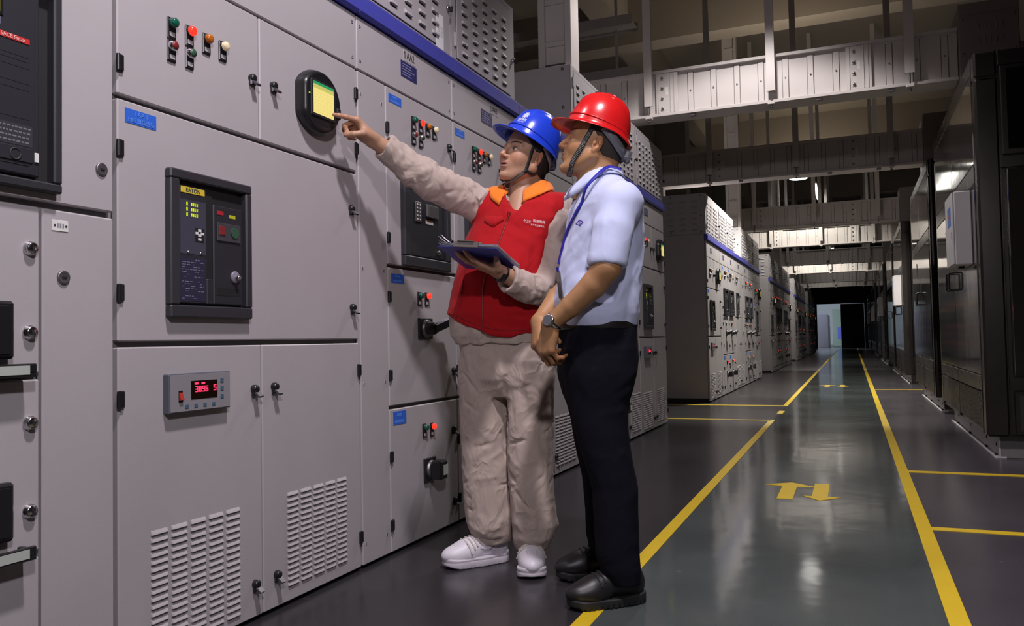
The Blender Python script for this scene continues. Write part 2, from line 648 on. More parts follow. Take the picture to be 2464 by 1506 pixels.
def lock(parent, y, z, proud=True):
    b = MB()
    if proud:
        b.lathe([(0, .0165), (.004, .0165), (.006, .0140), (.012, .0140), (.0145, .0115), (.0147, 0)], (0, y, z), (1, 0, 0), 22, 0)
        b.box(.0143, .0157, y - .0022, y + .0022, z - .006, z + .006, 0, 1)
    else:
        b.lathe([(0, .0165), (.004, .0165), (.006, .014), (.005, .0115), (.0052, 0)], (0, y, z), (1, 0, 0), 22, 0)
        b.box(.005, .0075, y - .006, y + .006, z - .002, z + .002, 0, 1)
    return b.build('lock', [CHROME if proud else DULL, INK], parent)


def lampm(parent, y, z, m, button=False):
    b = MB()
    b.box(0, .006, y - .0155, y + .0155, z - .044, z + .016, .002, 0)          # legend holder
    b.box(.006, .0068, y - .0095, y + .0095, z - .037, z - .025, 0, 2)          # legend card
    if button:
        b.lathe([(.006, .0145), (.012, .0145), (.014, .0125), (.018, .0125), (.0182, .0115)], (0, y, z), (1, 0, 0), 20, 3)
        b.lathe([(.017, .0112), (.020, .0105), (.0205, 0)], (0, y, z), (1, 0, 0), 20, 1)
    else:
        b.lathe([(.006, .0148), (.011, .0148), (.012, .0138)], (0, y, z), (1, 0, 0), 20, 0)
        b.lathe([(.011, .0136), (.019, .0130), (.023, .010), (.0245, .005), (.0248, 0)], (0, y, z), (1, 0, 0), 20, 1)
    return b.build('push_button' if button else 'indicator_light', [BLACK, m, mat('legend_card', (0.34, 0.33, 0.34), .5), CHROME], parent)


def blue_label(parent, y0, y1, z0, z1):
    b = MB()
    b.box(0, .0012, y0, y1, z0, z1, 0, 0)
    return b.build('door_label', [LABEL, FAINT], parent)


def label_print(parent, y0, y1, z0, z1, rows):
    """faint unreadable lines of print"""
    b = MB()
    random.seed(int(y0 * 1000 + z0 * 100))
    h = (z1 - z0)
    for k in range(rows):
        zc = z1 - h * (k + .5) / rows
        y = y0 + (y1 - y0) * (.12 if k else .3)
        e_ = y1 - (y1 - y0) * (.12 if k else .3)
        while y < e_:
            w = random.uniform(.004, .009)
            b.box(.0012, .0016, y, min(y + w, e_), zc - h * .10, zc + h * .10)
            y += w + .003
    return b.build('lettering', [FAINT], parent)


def screws(parent, pts):
    b = MB()
    for y, z in pts:
        b.lathe([(-.001, .008), (.0005, .008), (.0008, .006), (-.001, .004), (-.001, 0)], (0, y, z), (1, 0, 0), 12, 0)
        b.box(.0, .0012, y - .003, y + .001, z - .005, z + .005, 0, 1)
    return b.build('screw', [GREY, DULL], parent)


def breaker(parent, y0, y1, z0, z1, style='a'):
    w, h = y1 - y0, z1 - z0
    b = MB()
    t = w * .105
    X = .024
    for a in ((y0, y1, z0, z0 + t), (y0, y1, z1 - t * .8, z1), (y0, y0 + t, z0 + t, z1 - t * .8), (y1 - t * .8, y1, z0 + t, z1 - t * .8)):
        b.box(0, X, *a, .004, 0)
    b.box(-.03, .004, y0 + t * .6, y1 - t * .6, z0 + t * .6, z1 - t * .6, 0, 1)
    root = b.build('circuit_breaker', [DARK, MATTE], parent)
    iy0, iy1, iz0, iz1 = y0 + t + .006, y1 - t * .8 - .008, z0 + t + .006, z1 - t * .8 - .012
    W, H = iy1 - iy0, iz1 - iz0
    Y = lambda f: iy0 + W * f
    Z = lambda f: iz0 + H * f
    b = MB()
    if style == 'a':
        b.box(.004, .012, iy0, Y(.42), iz0, iz1, .003, 0)
        b.box(.004, .014, Y(.52), iy1, iz0, Z(.88), .003, 0)
        b.box(.004, .007, Y(.42), Y(.52), Z(.22), iz1, 0, 1)
        b.box(.004, .012, Y(.42), Y(.52), iz0, Z(.22), .002, 0)
        b.box(.014, .0145, Y(.56), Y(.95), Z(.08), Z(.15), .001, 1)
        b.build('breaker_face', [CHAR, MATTE], root)
        b = MB()
        b.box(.012, .0135, iy0 + .006, Y(.385), Z(.935), Z(.99), .0006)
        b.build('maker_plate', [EYELLOW], root)
        b = MB()
        b.box(.012, .0128, iy0 + .004, Y(.40), Z(.42), Z(.88), 0, 0)
        for f in (.13, .32):
            b.lathe([(0, .004), (.003, .004), (.004, 0)], (.012, Y(f), Z(.435)), (1, 0, 0), 10, 1)
        b.build('trip_unit', [mat('trip_unit_purple', (0.05, 0.05, 0.072), 0.35), CHROME], root)
        b = MB()
        random.seed(3)
        for k, (zf, txt) in enumerate(((.845, 1), (.800, 1), (.755, 1))):
            zc = Z(zf)
            b.box(.0128, .0134, Y(.105), Y(.125), zc - .005, zc + .005)
            for q in range(4):
                yy = Y(.175 + q * .028)
                b.box(.0128, .0134, yy, yy + .0042, zc - .0045, zc - .0025)
                b.box(.0128, .0134, yy + random.choice((0, .003)), yy + .0045, zc - .0025, zc + .0045)
        b.build('current_readout', [LEDYEL], root)
        b = MB()
        b.box(.0128, .014, Y(.23), Y(.37), Z(.53), Z(.65), .001, 0)
        for (f, zf) in ((.30, .63), (.26, .605), (.34, .605), (.30, .59), (.30, .555)):
            b.box(.014, .0148, Y(f) - .006, Y(f) + .006, Z(zf) - .0035, Z(zf) + .0035, 0, 1)
        b.build('keypad', [BLACK, WHITE], root)
        b = MB()
        b.box(.012, .0125, iy0 + .004, Y(.40), Z(.02), Z(.385), 0, 0)
        random.seed(5)
        for k in range(17):
            zc = Z(.37 - k * .0205)
            if k in (8, 14):
                continue
            y = iy0 + .010
            lim = Y(.37) if k % 3 else Y(.30)
            while y < lim:
                w_ = random.uniform(.004, .016)
                if random.random() < .7:
                    b.box(.0125, .0128, y, min(y + w_, lim), zc - (.0018 if k == 0 else .0009), zc + (.0018 if k == 0 else .0009), 0, 1)
                y += w_ + .004
        b.build('rating_plate', [mat('rating_plate_navy', (0.022, 0.022, 0.05), 0.45), mat('rating_print', (0.20, 0.20, 0.26), 0.6)], root)
        b = MB()
        b.box(.014, .015, Y(.575), Y(.68), Z(.80), Z(.835), 0, 0)
        b.build('spring_flag', [mat('red_flag', (0.42, 0.02, 0.03), 0.4)], root)
        b = MB()
        b.box(.014, .015, Y(.775), Y(.88), Z(.785), Z(.815), 0, 0)
        b.build('status_flag', [mat('yellow_flag', (0.50, 0.50, 0.02), 0.4)], root)
        b = MB()
        b.box(.014, .018, Y(.565), Y(.96), Z(.565), Z(.73), .002, 0)
        b.box(.018, .0205, Y(.585), Y(.69), Z(.62), Z(.70), .001, 1)
        b.cyl((.018, Y(.85), Z(.655)), (.021, Y(.85), Z(.655)), W * .065, n=18, mi=2)
        b.build('button_cover', [mat('smoked_cover', (0.05, 0.05, 0.055), 0.25), BTN_R, BTN_G], root)
        b = MB()
        b.lathe([(0, .018), (.004, .018), (.006, .016), (.0062, 0)], (.014, Y(.865), Z(.255)), (1, 0, 0), 20, 0)
        b.lathe([(0, .006), (.016, .006), (.017, 0)], (.018, Y(.865), Z(.25)), (1, 0, 0), 14, 1)
        b.build('key_switch', [LGREY, CHROME], root)
    else:
        b.box(.004, .013, iy0, iy1, iz0, Z(.985), .003, 0)
        b.box(.013, .0134, Y(.79), Y(.86), Z(.22), Z(.94), 0, 1)
        b.box(.013, .0134, Y(.02), Y(.22), Z(.03), Z(.18), 0, 1)
        b.box(.013, .0134, Y(.50), Y(.76), Z(.03), Z(.16), 0, 1)
        b.build('breaker_face', [CHAR, MATTE], root)
        b = MB()
        b.box(.013, .018, Y(.16), Y(.32), Z(.50), Z(.80), .003, 0)
        for k in range(5):
            for j in range(2):
                b.cyl((.018, Y(.205 + j * .07), Z(.54 + k * .055)), (.0195, Y(.205 + j * .07), Z(.54 + k * .055)), .0038, n=10, mi=1)
        b.build('switch_block', [DULL, WHITE], root)
        b = MB()
        b.box(.013, .026, Y(.44), Y(.76), Z(.60), Z(.80), .004, 0)
        b.box(.026, .0265, Y(.48), Y(.72), Z(.63), Z(.77), 0, 1)
        b.build('clear_cover', [mat('cover_clear_grey', (0.10, 0.10, 0.10), 0.1), DULL], root)
        b = MB()
        b.box(.013, .0138, Y(.45), Y(.66), Z(.505), Z(.57), 0, 0)
        b.box(.0138, .0142, Y(.45), Y(.66), Z(.555), Z(.57), 0, 1)
        b.build('warning_sticker', [WHITE, mat('sticker_orange', (0.55, 0.16, 0.02), 0.5)], root)
        b = MB()
        b.lathe([(0, .011), (.008, .011), (.010, .008), (.0102, 0)], (.013, Y(.80), Z(.10)), (1, 0, 0), 16, 0)
        b.build('key_switch', [CHROME], root)
    return root


def power_meter(parent, yc, zc):
    """round black gauge with a square lit screen"""
    b = MB()
    n = 48

    def outline(rx, rz, x, flat=.88):
        out = []
        for i in range(n):
            a = 2 * math.pi * i / n
            y, z = rx * math.cos(a), rz * math.sin(a)
            y = max(y, -rx * flat)
            out.append((x, yc + y, zc + z))
        return out
    rings = [outline(.112, .112, 0), outline(.114, .114, .012), outline(.112, .110, .028), outline(.106, .104, .040), outline(.098, .096, .0455), outline(.090, .089, .0425)]
    vs = sum(rings, [])
    fs = []
    for k in range(len(rings) - 1):
        for i in range(n):
            fs.append((k * n + i, k * n + (i + 1) % n, (k + 1) * n + (i + 1) % n, (k + 1) * n + i))
    b.add(vs, fs, 0, True)
    b.add(rings[-1], [tuple(range(n))], 0)
    root = b.build('power_meter', [BLACK], parent)
    b = MB()
    b.box(.041, .047, yc - .072, yc + .070, zc - .060, zc + .068, .004)
    b.build('screen_bezel', [MATTE], root)
    b = MB()
    b.box(.047, .0478, yc - .060, yc + .056, zc - .050, zc + .036, 0, 0)
    b.box(.047, .0478, yc - .060, yc + .056, zc + .036, zc + .050, 0, 2)
    b.box(.047, .0478, yc - .060, yc + .056, zc + .050, zc + .060, 0, 1)
    b.build('screen', [SCREEN, SCREENG, SCREENO], root)
    b = MB()
    for k in range(8):
        z = zc + .026 - k * .0098
        b.box(.0478, .0480, yc - .055, yc + .051, z - .0003, z + .0003)
    for y in (-.02, .016):
        b.box(.0478, .0480, yc + y, yc + y + .0005, zc - .048, zc + .034)
    b.build('screen_grid', [mat('screen_lines', (0.3, 0.26, 0.1), 0.4, emit=(0.62, 0.48, 0.15), estr=0.7)], root)
    b = MB()
    b.box(.036, .049, yc + .078, yc + .101, zc - .040, zc + .000, .004)
    b.build('side_button', [MATTE], root)
    b = MB()
    b.cyl((.0440, yc - .080, zc + .012), (.0475, yc - .080, zc + .012), .0022, n=8)
    b.build('status_led', [LEDYEL], root)
    return root


SEG = {'3': 'abcdg', '8': 'abcdefg', '9': 'abcdfg', '6': 'acdefg', '5': 'acdfg', 'S': 'acdfg'}


def seg_digit(b, ch, y, z, w, h, x):
    t = w * .26
    R = {'a': (0, w, h - t, h), 'd': (0, w, 0, t), 'g': (0, w, h / 2 - t / 2, h / 2 + t / 2), 'f': (0, t, h / 2, h), 'e': (0, t, 0, h / 2),
         'b': (w - t, w, h / 2, h), 'c': (w - t, w, 0, h / 2)}
    for s in SEG[ch]:
        r = R[s]
        b.box(x, x + .0008, y + r[0], y + r[1], z + r[2], z + r[3])


def controller(parent, y0, y1, z0, z1, text=True):
    W, H = y1 - y0, z1 - z0
    Y = lambda f: y0 + W * f
    Z = lambda f: z0 + H * f
    b = MB()
    b.box(0, .022, y0, y1, z0, z1, .002, 1)
    b.box(.022, .0235, y0 + .004, y1 - .003, z0 + .003, z1 - .003, .0005, 0)
    root = b.build('power_controller', [mat('controller_face', (0.26, 0.25, 0.27), 0.45), mat('controller_case', (0.09, 0.10, 0.13), 0.45)], parent)
    b = MB()
    b.box(.0235, .0245, Y(.33), Y(.76), Z(.32), Z(.80))
    b.build('display_window', [mat('display_smoke', (0.012, 0.006, 0.004), 0.12)], root)
    for i, ch in enumerate('3896'):
        b = MB()
        seg_digit(b, ch, Y(.395 + i * .055), Z(.50), W * .042, H * .155, .0245)
        if i == 2:
            b.box(.0245, .0253, Y(.395 + 2.86 * .055), Y(.395 + 2.98 * .055), Z(.50), Z(.515))
        b.build('led_digit', [LEDRED], root)
    b = MB()
    seg_digit(b, 'S', Y(.695), Z(.51), W * .045, H * .16, .0245)
    b.build('led_digit', [LEDRED], root)
    for f in (.385, .495):
        b = MB()
        b.box(.0245, .0253, Y(f), Y(f + .055), Z(.70), Z(.755))
        b.build('led_mark', [LEDRED], root)
    b = MB()
    b.box(.0235, .0245, Y(.135), Y(.20), Z(.27), Z(.57), .0005, 0)
    b.add([(.0245, Y(.14), Z(.52)), (.0245, Y(.195), Z(.52)), (.032, Y(.195), Z(.34)), (.032, Y(.14), Z(.34)), (.0245, Y(.14), Z(.31)), (.0245, Y(.195), Z(.31))],
          [(0, 1, 2, 3), (3, 2, 5, 4), (0, 3, 4), (1, 5, 2)], 1)
    b.build('rocker_switch', [BLACK, mat('rocker_red', (0.40, 0.035, 0.02), 0.3)], root)
    for i in range(4):
        b = MB()
        b.box(.0235, .0250, Y(.235 + i * .145), Y(.29 + i * .145), Z(.10), Z(.20), .0008)
        b.build('key_button', [mat('key_blue', (0.06, 0.12, 0.19), 0.45)], root)
    for i in range(3):
        b = MB()
        b.box(.0235, .0250, Y(.815), Y(.87), Z(.27 + i * .215), Z(.39 + i * .215), .0008)
        b.build('key_button', [mat('key_blue', (0.06, 0.12, 0.19), 0.45)], root)
    return root


def rotary(parent, y0, y1, z0, z1, lever):
    b = MB()
    yc, zc = (y0 + y1) / 2, (z0 + z1) / 2
    b.box(0, .012, y0, y1, z0, z1, .003, 0)
    b.lathe([(.012, .040), (.022, .038), (.024, .034), (.024, 0)], (0, yc, zc), (1, 0, 0), 26, 1)
    root = b.build('rotary_switch', [BLACK, DULL], parent)
    b = MB()
    if lever:
        b.lathe([(.022, .030), (.055, .026), (.062, .020), (.062, 0)], (0, yc, zc), (1, 0, 0), 22, 0)
        # pistol grip turned to the side and slightly up
        p = [(.034, yc - .01, zc - .020), (.034, yc - .01, zc + .016), (.050, yc + .115, zc + .046), (.050, yc + .115, zc + .008)]
        q = [(.070, yc - .01, zc - .018), (.070, yc - .01, zc + .014), (.078, yc + .112, zc + .044), (.078, yc + .112, zc + .012)]
        b.add(p + q, [(0, 1, 2, 3), (4, 5, 6, 7), (0, 1, 5, 4), (2, 3, 7, 6), (3, 0, 4, 7)], 0)
        b.add([p[1], p[2], q[2], q[1]], [(0, 1, 2, 3)], 1)
        b.add([(.0505, yc + .1152, zc + .026), (.0505, yc + .1152, zc + .010), (.070, yc + .1136, zc + .013), (.070, yc + .1136, zc + .026)], [(0, 1, 2, 3)], 2)
        b.build('handle', [BLACK, LGREY, WHITE], root)
    else:
        b.box(.024, .075, yc - .030, yc + .034, zc - .040, zc + .040, .006, 0)
        b.box(.040, .076, yc + .034, yc + .0352, zc - .022, zc + .022, 0, 2)
        b.box(.0752, .0762, yc - .006, yc + .030, zc - .022, zc + .022, 0, 2)
        b.build('handle', [BLACK, LGREY, WHITE], root)
    return root


def cabinet_shell(name, label, y0, w, group, trim=True):
    t = thing(name, label, 'cabinet', (XW, y0, 0), 0, group)
    b = MB()
    b.box(-DEPTH, -.026, .002, w - .002, .05, 2.185, .003, 0)
    b.box(-.026, -.0225, .010, w - .010, .06, 2.10, 0, 1)
    b.build('cabinet_body', [GREY, FRAME], t)
    b = MB()
    b.box(-DEPTH + .02, -.05, .0, w, 0, .05)
    b.build('plinth', [MATTE], t)
    if trim:
        b = MB()
        b.prism([(2.108, -.03), (2.100, .010), (2.112, .022), (2.172, .022), (2.182, .012), (2.182, -.03)], 1, .003, w - .003)
        b.build('top_trim', [BLUEP], t)
    return t


def header(t, w):
    b = MB()
    b.box(-.022, 0, .003, w - .003, 1.892, 2.096, .003, 0)
    for y in (.025, w - .025):
        for z in (1.925, 2.06):
            b.lathe([(-.001, .007), (.0004, .007), (.0004, .004), (-.001, 0)], (0, y, z), (1, 0, 0), 10, 1)
    return b.build('header_panel', [GREY, DULL], t)


def numeral_one(parent, y, z, h, m):
    b = MB()
    w = h * .13
    b.box(.0012, .0022, y - w / 2, y + w / 2, z, z + h)
    b.add([(.0020, y - w / 2, z + h), (.0020, y - w / 2, z + h * .80), (.0020, y - w * 1.9, z + h * .68), (.0020, y - w * 1.9, z + h * .80)], [(0, 1, 2, 3)])
    return b.build('numeral', [m], parent)


def nameplate(t, yc, text):
    b = MB()
    b.box(0, .0012, yc - .050, yc + .055, 2.035, 2.088, 0, 0)
    p = b.build('bay_plate', [GREY], t)
    numeral_one(p, yc - .039, 2.044, .032, INK)
    text_obj('lettering', text[1:], .044, INK, p, (.0016, yc + .009, 2.060), .82)


def foil_plate(t, yc):
    m = mat('navy_foil_plate', (0.035, 0.035, 0.13), 0.22, bump=1.0, bscale=55)
    b = MB()
    b.box(0, .0014, yc - .068, yc + .066, 1.962, 2.030, 0, 0)
    random.seed(11)
    for k in range(5):
        z = 2.018 - k * .011
        b.box(.0014, .0017, yc - .056, yc - .056 + random.uniform(.05, .105), z - .0016, z + .0016, 0, 1)
    b.build('rating_foil', [m, mat('foil_print', (0.28, 0.28, 0.42), 0.3)], t)


LAMPSET = [(0, 1.794, 'g'), (.062, 1.796, 'r'), (.126, 1.796, 'a'), (.188, 1.796, 'w')]


def lampset(door, y, dz=0.0, pitch=.0655):
    for i, m in enumerate((LENS_G, LENS_R, LENS_A, LENS_W)):
        lampm(door, y + pitch * i, 1.796 + dz, m)
    lampm(door, y, 1.733 + dz, BTN_R, True)
    lampm(door, y + pitch, 1.733 + dz, BTN_G, True)


def bay_incoming(label, y0, group):
    w = 1.1
    t = cabinet_shell('switchgear_cabinet', label, y0, w, group)
    header(t, w)
    foil_plate(t, .36)
    a = panel('door', t, .003, .5465, 1.4905, 1.888, .0025, gz=.003)
    lampset(a, .183, -.060, .066)
    latch(a, .509, 1.672)
    hinge(a, .009, 1.573)
    a = panel('door', t, .5465, 1.096, 1.4905, 1.888, .0025, gz=.003)
    latch(a, .610, 1.677)
    for z in (1.79, 1.58):
        hinge(a, 1.088, z)
    power_meter(t, .826, 1.682)
    a = panel('door', t, .003, 1.096, .857, 1.4845, .0025, gz=.003)
    latch(a, 1.049, 1.340)
    latch(a, 1.050, .972)
    for z in (1.353, .984):
        hinge(a, .009, z)
    blue_label(a, .028, .130, 1.425, 1.463)
    breaker(t, .158, .482, .924, 1.332, 'a')
    a = panel('door', t, .003, .5465, .010, .848, .0025, louv=([.107 + .0695 * i for i in range(5)], .036, .362, .0192, .058), gz=.003)
    latch(a, .509, .703)
    latch(a, .508, .108)
    hinge(a, .009, .713)
    controller(t, .150, .383, .664, .770)
    a = panel('door', t, .5465, 1.096, .010, .848, .0025, louv=([.665 + .0695 * i for i in range(5)], .055, .363, .0181, .058), gz=.003)
    latch(a, .603, .705)
    latch(a, .609, .110)
    for z in (.745, .125):
        hinge(a, 1.088, z)
    return t


def feeder_doors(t, y):
    """three stacked doors, 0.6 m wide, starting at local y"""
    e_ = y + .603
    a = panel('door', t, y, e_, 1.158, 1.888, .0025, gz=.003)
    lampset(a, y + .222, 0.0, .0625)
    for z in (1.745, 1.30):
        latch(a, y + .553, z)
    for z in (1.715, 1.268):
        hinge(a, y + .006, z)
    blue_label(a, y + .024, y + .126, 1.826, 1.861)
    breaker(t, y + .105, y + .522, 1.162, 1.55, 'b')
    a = panel('door', t, y, e_, .588, 1.150, .0025, gz=.003)
    blue_label(a, y + .026, y + .128, 1.087, 1.125)
    lampm(a, y + .253, 1.044, LENS_G)
    lampm(a, y + .317, 1.045, LENS_R)
    latch(a, y + .563, .706)
    for z in (1.03, .715):
        hinge(a, y + .006, z)
    rotary(t, y + .237, y + .355, .857, .948, True)
    a = panel('door', t, y, e_, .010, .580, .0025, gz=.003)
    blue_label(a, y + .028, y + .130, .512, .566)
    lampm(a, y + .280, .479, LENS_G)
    lampm(a, y + .346, .476, LENS_R)
    for z in (.437, .112):
        latch(a, y + .555, z)
    for z in (.39, .12):
        hinge(a, y + .006, z)
    rotary(t, y + .268, y + .370, .243, .345, False)


def bay_feeder(label, y0, group, w=.8, left=True, louv=False):
    t = cabinet_shell('switchgear_cabinet', label, y0, w, group)
    header(t, w)
    foil_plate(t, .40)
    s0, s1 = (.003, .203) if left else (.612, w - .003)
    st = panel('cover_strip', t, s0, s1, .010, 1.888, .0015,
               louv=([s0 + .06 + .058 * i for i in range(5)], .06, .38, .019, .048) if louv else None, gz=.003)
    screws(st, [(y, z) for z in (1.80, 1.13, .69, .09) for y in (s0 + .022, s1 - .026)])
    feeder_doors(t, .205 if left else .006)
    return t


def bay_capacitor(label, y0, group):
    w = 1.0
    t = cabinet_shell('switchgear_cabinet', label, y0, w, group)
    header(t, w)
    foil_plate(t, .5)
    for k in (0, 1):
        y = .003 + k * .497
        a = panel('door', t, y, y + .497, 1.158, 1.888, .0025, gz=.003)
        if k == 0:
            lampset(a, y + .15, 0.0, .0625)
            breaker(t, y + .10, y + .36, .95 + .25, 1.55, 'b')
        latch(a, y + (.455 if k == 0 else .045), 1.5)
        hinge(a, y + (.006 if k == 0 else .488), 1.7)
        a = panel('door', t, y, y + .497, .010, 1.150, .0025, louv=([y + .055 + .079 * i for i in range(5)], .055, .372, .0198, .066), gz=.003)
        latch(a, y + (.455 if k == 0 else .045), .72)
        latch(a, y + (.455 if k == 0 else .045), .12)
        hinge(a, y + (.006 if k == 0 else .488), .9)
    return t


G1 = 'switchgear cabinets in the nearest row'
nearest = []
c_inc = bay_incoming('grey cabinet beside the pointing hand, with a round black meter and red digital display', 1.512, G1)
c_fl = bay_feeder('grey cabinet marked 1AA2 behind the pointing arm', 2.614, G1)
c_fr = bay_feeder('grey cabinet marked 1AA3, behind the man in the red vest', 3.416, G1, left=False)
c_cap = bay_capacitor('grey cabinet with a louvred lower door, visible between the two men\'s legs', 4.217, G1)
c_fs = bay_feeder('grey cabinet with a narrow louvred strip, just behind the navy trousers', 6.017, G1, w=.966, left=False, louv=True)
ORD = ('second', 'third', 'fourth', 'fifth')
BAY_TXT = ('end cabinet facing the cross aisle', 'second cabinet', 'third cabinet', 'middle cabinet with two louvred doors', 'fifth cabinet', 'second to last cabinet', 'last cabinet')
dup(c_fl, (XW, 5.217, 0), 'grey cabinet hidden mostly behind the man in the pale shirt', G1)
dup(c_inc, (XW, 6.985, 0), 'last grey cabinet of the nearest row, right of the pale shirt', G1)
OFFS = (0, 1.102, 1.904, 2.705, 3.705, 4.505, 5.473)
PROTO = (c_inc, c_fl, c_fr, c_cap, c_fl, c_fs, c_inc)
for r, y0 in enumerate(ROWS):
    for i in range(7):
        dup(PROTO[i], (XW, y0 + OFFS[i], 0), 'grey switchgear cabinet, %s of the %s row' % (BAY_TXT[i], ORD[r]),
            'switchgear cabinets in the %s row' % ORD[r])
# writing that belongs to the nearest cabinets only
nameplate(c_fl, .405, '1AA2')
nameplate(c_fr, .495, '1AA3')
for t, i, zz in ((c_inc, 2, (1.425, 1.463)), (c_fl, 0, (1.826, 1.861)), (c_fl, 1, (1.087, 1.125)), (c_fl, 2, (.512, .566)), (c_fr, 0, (1.826, 1.861))):
    doors = [o for o in t.children if o.name.split('.')[0] == 'door']
    dr = doors[i]
    base = .003 if t is c_inc else (.205 if t is c_fl else .006)
    if t is c_inc:
        numeral_one(dr, .0595, 1.4475, .012, FAINT)
        numeral_one(dr, .0985, 1.4475, .012, FAINT)
        text_obj('lettering', 'AA', .017, FAINT, dr, (.0016, .079, 1.453), 1.0)
        numeral_one(dr, .0385, 1.4295, .0105, FAINT)
        text_obj('lettering', '#\u53d8\u51fa\u7ebf\u603b\u67dc', .0145, FAINT, dr, (.0016, .083, 1.4345), 1.0)
    else:
        label_print(dr, base + .03, base + .12, zz[0], zz[1], 2)
brk = [o for o in c_inc.children if o.name.startswith('circuit_breaker')][0]
text_obj('lettering', 'EATON', .0155, mat('plate_navy_print', (0.01, 0.03, 0.10), 0.5), brk, (.0138, .249, 1.2802), 1.05)
pm = [o for o in c_inc.children if o.name.startswith('power_meter')][0]

# leftmost cabinet, only its right side is in the picture
t = cabinet_shell('switchgear_cabinet', 'grey cabinet at the left edge with a black breaker and a stack of drawers', .612, .9, G1)
header(t, .9)
a = panel('door', t, .003, .895, 1.182, 1.888, .0025, gz=.003)
lock(a, .856, 1.288, False)
y0, y1, z0, z1 = .310, .730, 1.203, 1.69
b = MB()
for q in ((y0, y1, z0, z0 + .022), (y0, y1, z1 - .022, z1), (y0, y0 + .022, z0 + .022, z1 - .022), (y1 - .022, y1, z0 + .022, z1 - .022)):
    b.box(0, .026, *q, .004, 0)
b.box(0, .0015, y0 + .015, y1 - .015, z0 + .015, z1 - .015, 0, 1)
br = b.build('circuit_breaker', [DARK, MATTE], t)
b = MB()
b.box(.0015, .016, y0 + .03, y1 - .052, z0 + .030, z1 - .040, .004)
for z in (1.50, 1.475, 1.44, 1.425, 1.36, 1.49):
    b.box(.016, .0166, y0 + .06, y1 - .078, z - .0012, z + .0012, 0, 1)
for k in range(6):
    b.box(.016, .0172, y0 + .06, y1 - .078, z0 + .052 + k * .0065, z0 + .055 + k * .0065, 0, 1)
b.build('breaker_face', [CHAR, MATTE], br)
b = MB()
b.box(.016, .0175, y0 + .06, y1 - .078, 1.530, 1.542)
p = b.build('brand_stripe', [mat('stripe_red', (0.55, 0.03, 0.03), 0.4)], br)
text_obj('lettering', 'SACE Emax', .0125, mat('stripe_print', (0.75, 0.45, 0.42), 0.5), br, (.0180, y1 - .118, 1.536), .95)
b = MB()
b.box(.016, .0185, y0 + .06, y1 - .140, 1.575, 1.632, .001, 0)
b.box(.0185, .019, y0 + .07, y1 - .147, 1.582, 1.626, 0, 1)
b.build('trip_display', [BLACK, mat('unlit_lcd', (0.07, 0.07, 0.015), 0.3)], br)
b = MB()
for yy in (y1 - .205, y1 - .175):
    b.box(.016, .020, yy, yy + .028, 1.552, 1.572, .003)
b.build('grey_keys', [mat('pale_blue_key', (0.22, 0.24, 0.36), 0.4)], br)
b = MB()
b.box(.016, .0165, y0 + .06, y1 - .070, 1.298, 1.345, 0, 0)
random.seed(9)
for k in range(4):
    y = y0 + .065
    while y < y1 - .078:
        w = random.uniform(.004, .010)
        b.box(.0165, .0168, y, y + w, 1.336 - k * .0105, 1.3395 - k * .0105, 0, 1)
        y += w + .003
b.build('warning_plate', [mat('plate_slate', (0.035, 0.035, 0.042), 0.5), mat('plate_grey_print', (0.16, 0.16, 0.18), 0.6)], br)
b = MB()
b.box(.016, .019, y0 + .06, y1 - .070, 1.262, 1.294, .001, 0)
b.lathe([(.019, .014), (.0205, .014), (.0205, .011), (.017, .010), (.017, 0)], (0, y1 - .112, 1.277), (1, 0, 0), 20, 1)
b.box(.016, .020, y1 - .066, y1 - .056, 1.266, 1.288, .001, 2)
b.build('racking_port', [CHAR, INK, WHITE], br)
for k, (za, zb) in enumerate(((.787, 1.172), (.388, .779), (.010, .380))):
    a = panel('drawer', t, .003, .693, za, zb, .0025, gz=.003)
    if k < 2:
        lock(a, .665, zb - .100)
        lock(a, .664, za + .095)
        b = MB()
        b.box(0, .026, .52, .614, zb - .348, zb - .222, .006)
        b.box(.026, .028, .545, .600, zb - .338, zb - .232, .001)
        b.build('drawer_switch', [BLACK, MATTE], a)
        b = MB()
        b.box(0, .046, .40, .650, za - .004, za + .006, .002, 0)
        b.box(.036, .046, .40, .650, za + .004, za + .026, .002, 0)
        b.box(.046, .0472, .42, .632, za + .002, za + .022, 0, 1)
        b.box(.0, .04, .636, .648, za + .0, za + .022, .002, 0)
        b.build('drawer_pull', [BLACK, mat('pull_label', (0.42, 0.46, 0.42), 0.5)], a)
a = panel('door', t, .695, .895, .010, 1.172, .0025, gz=.003)
lock(a, .750, 1.012, False)
b = MB()
b.box(0, .0018, .721, .763, 1.120, 1.146, .0006, 0)
for y in (.727, .757):
    b.cyl((.0018, y, 1.133), (.0032, y, 1.133), .0024, n=10, mi=1)
pl = b.build('name_tag', [WHITE, INK], a)
random.seed(2)
b = MB()
for k in range(3):
    b.box(.0018, .0021, .733 + k * .007, .7375 + k * .007, 1.128, 1.138)
b.build('tag_print', [mat('tag_ink', (0.25, 0.25, 0.28), 0.6)], a)

# ------------------------------------------------------------------ louvred busbar boxes on top of the cabinets


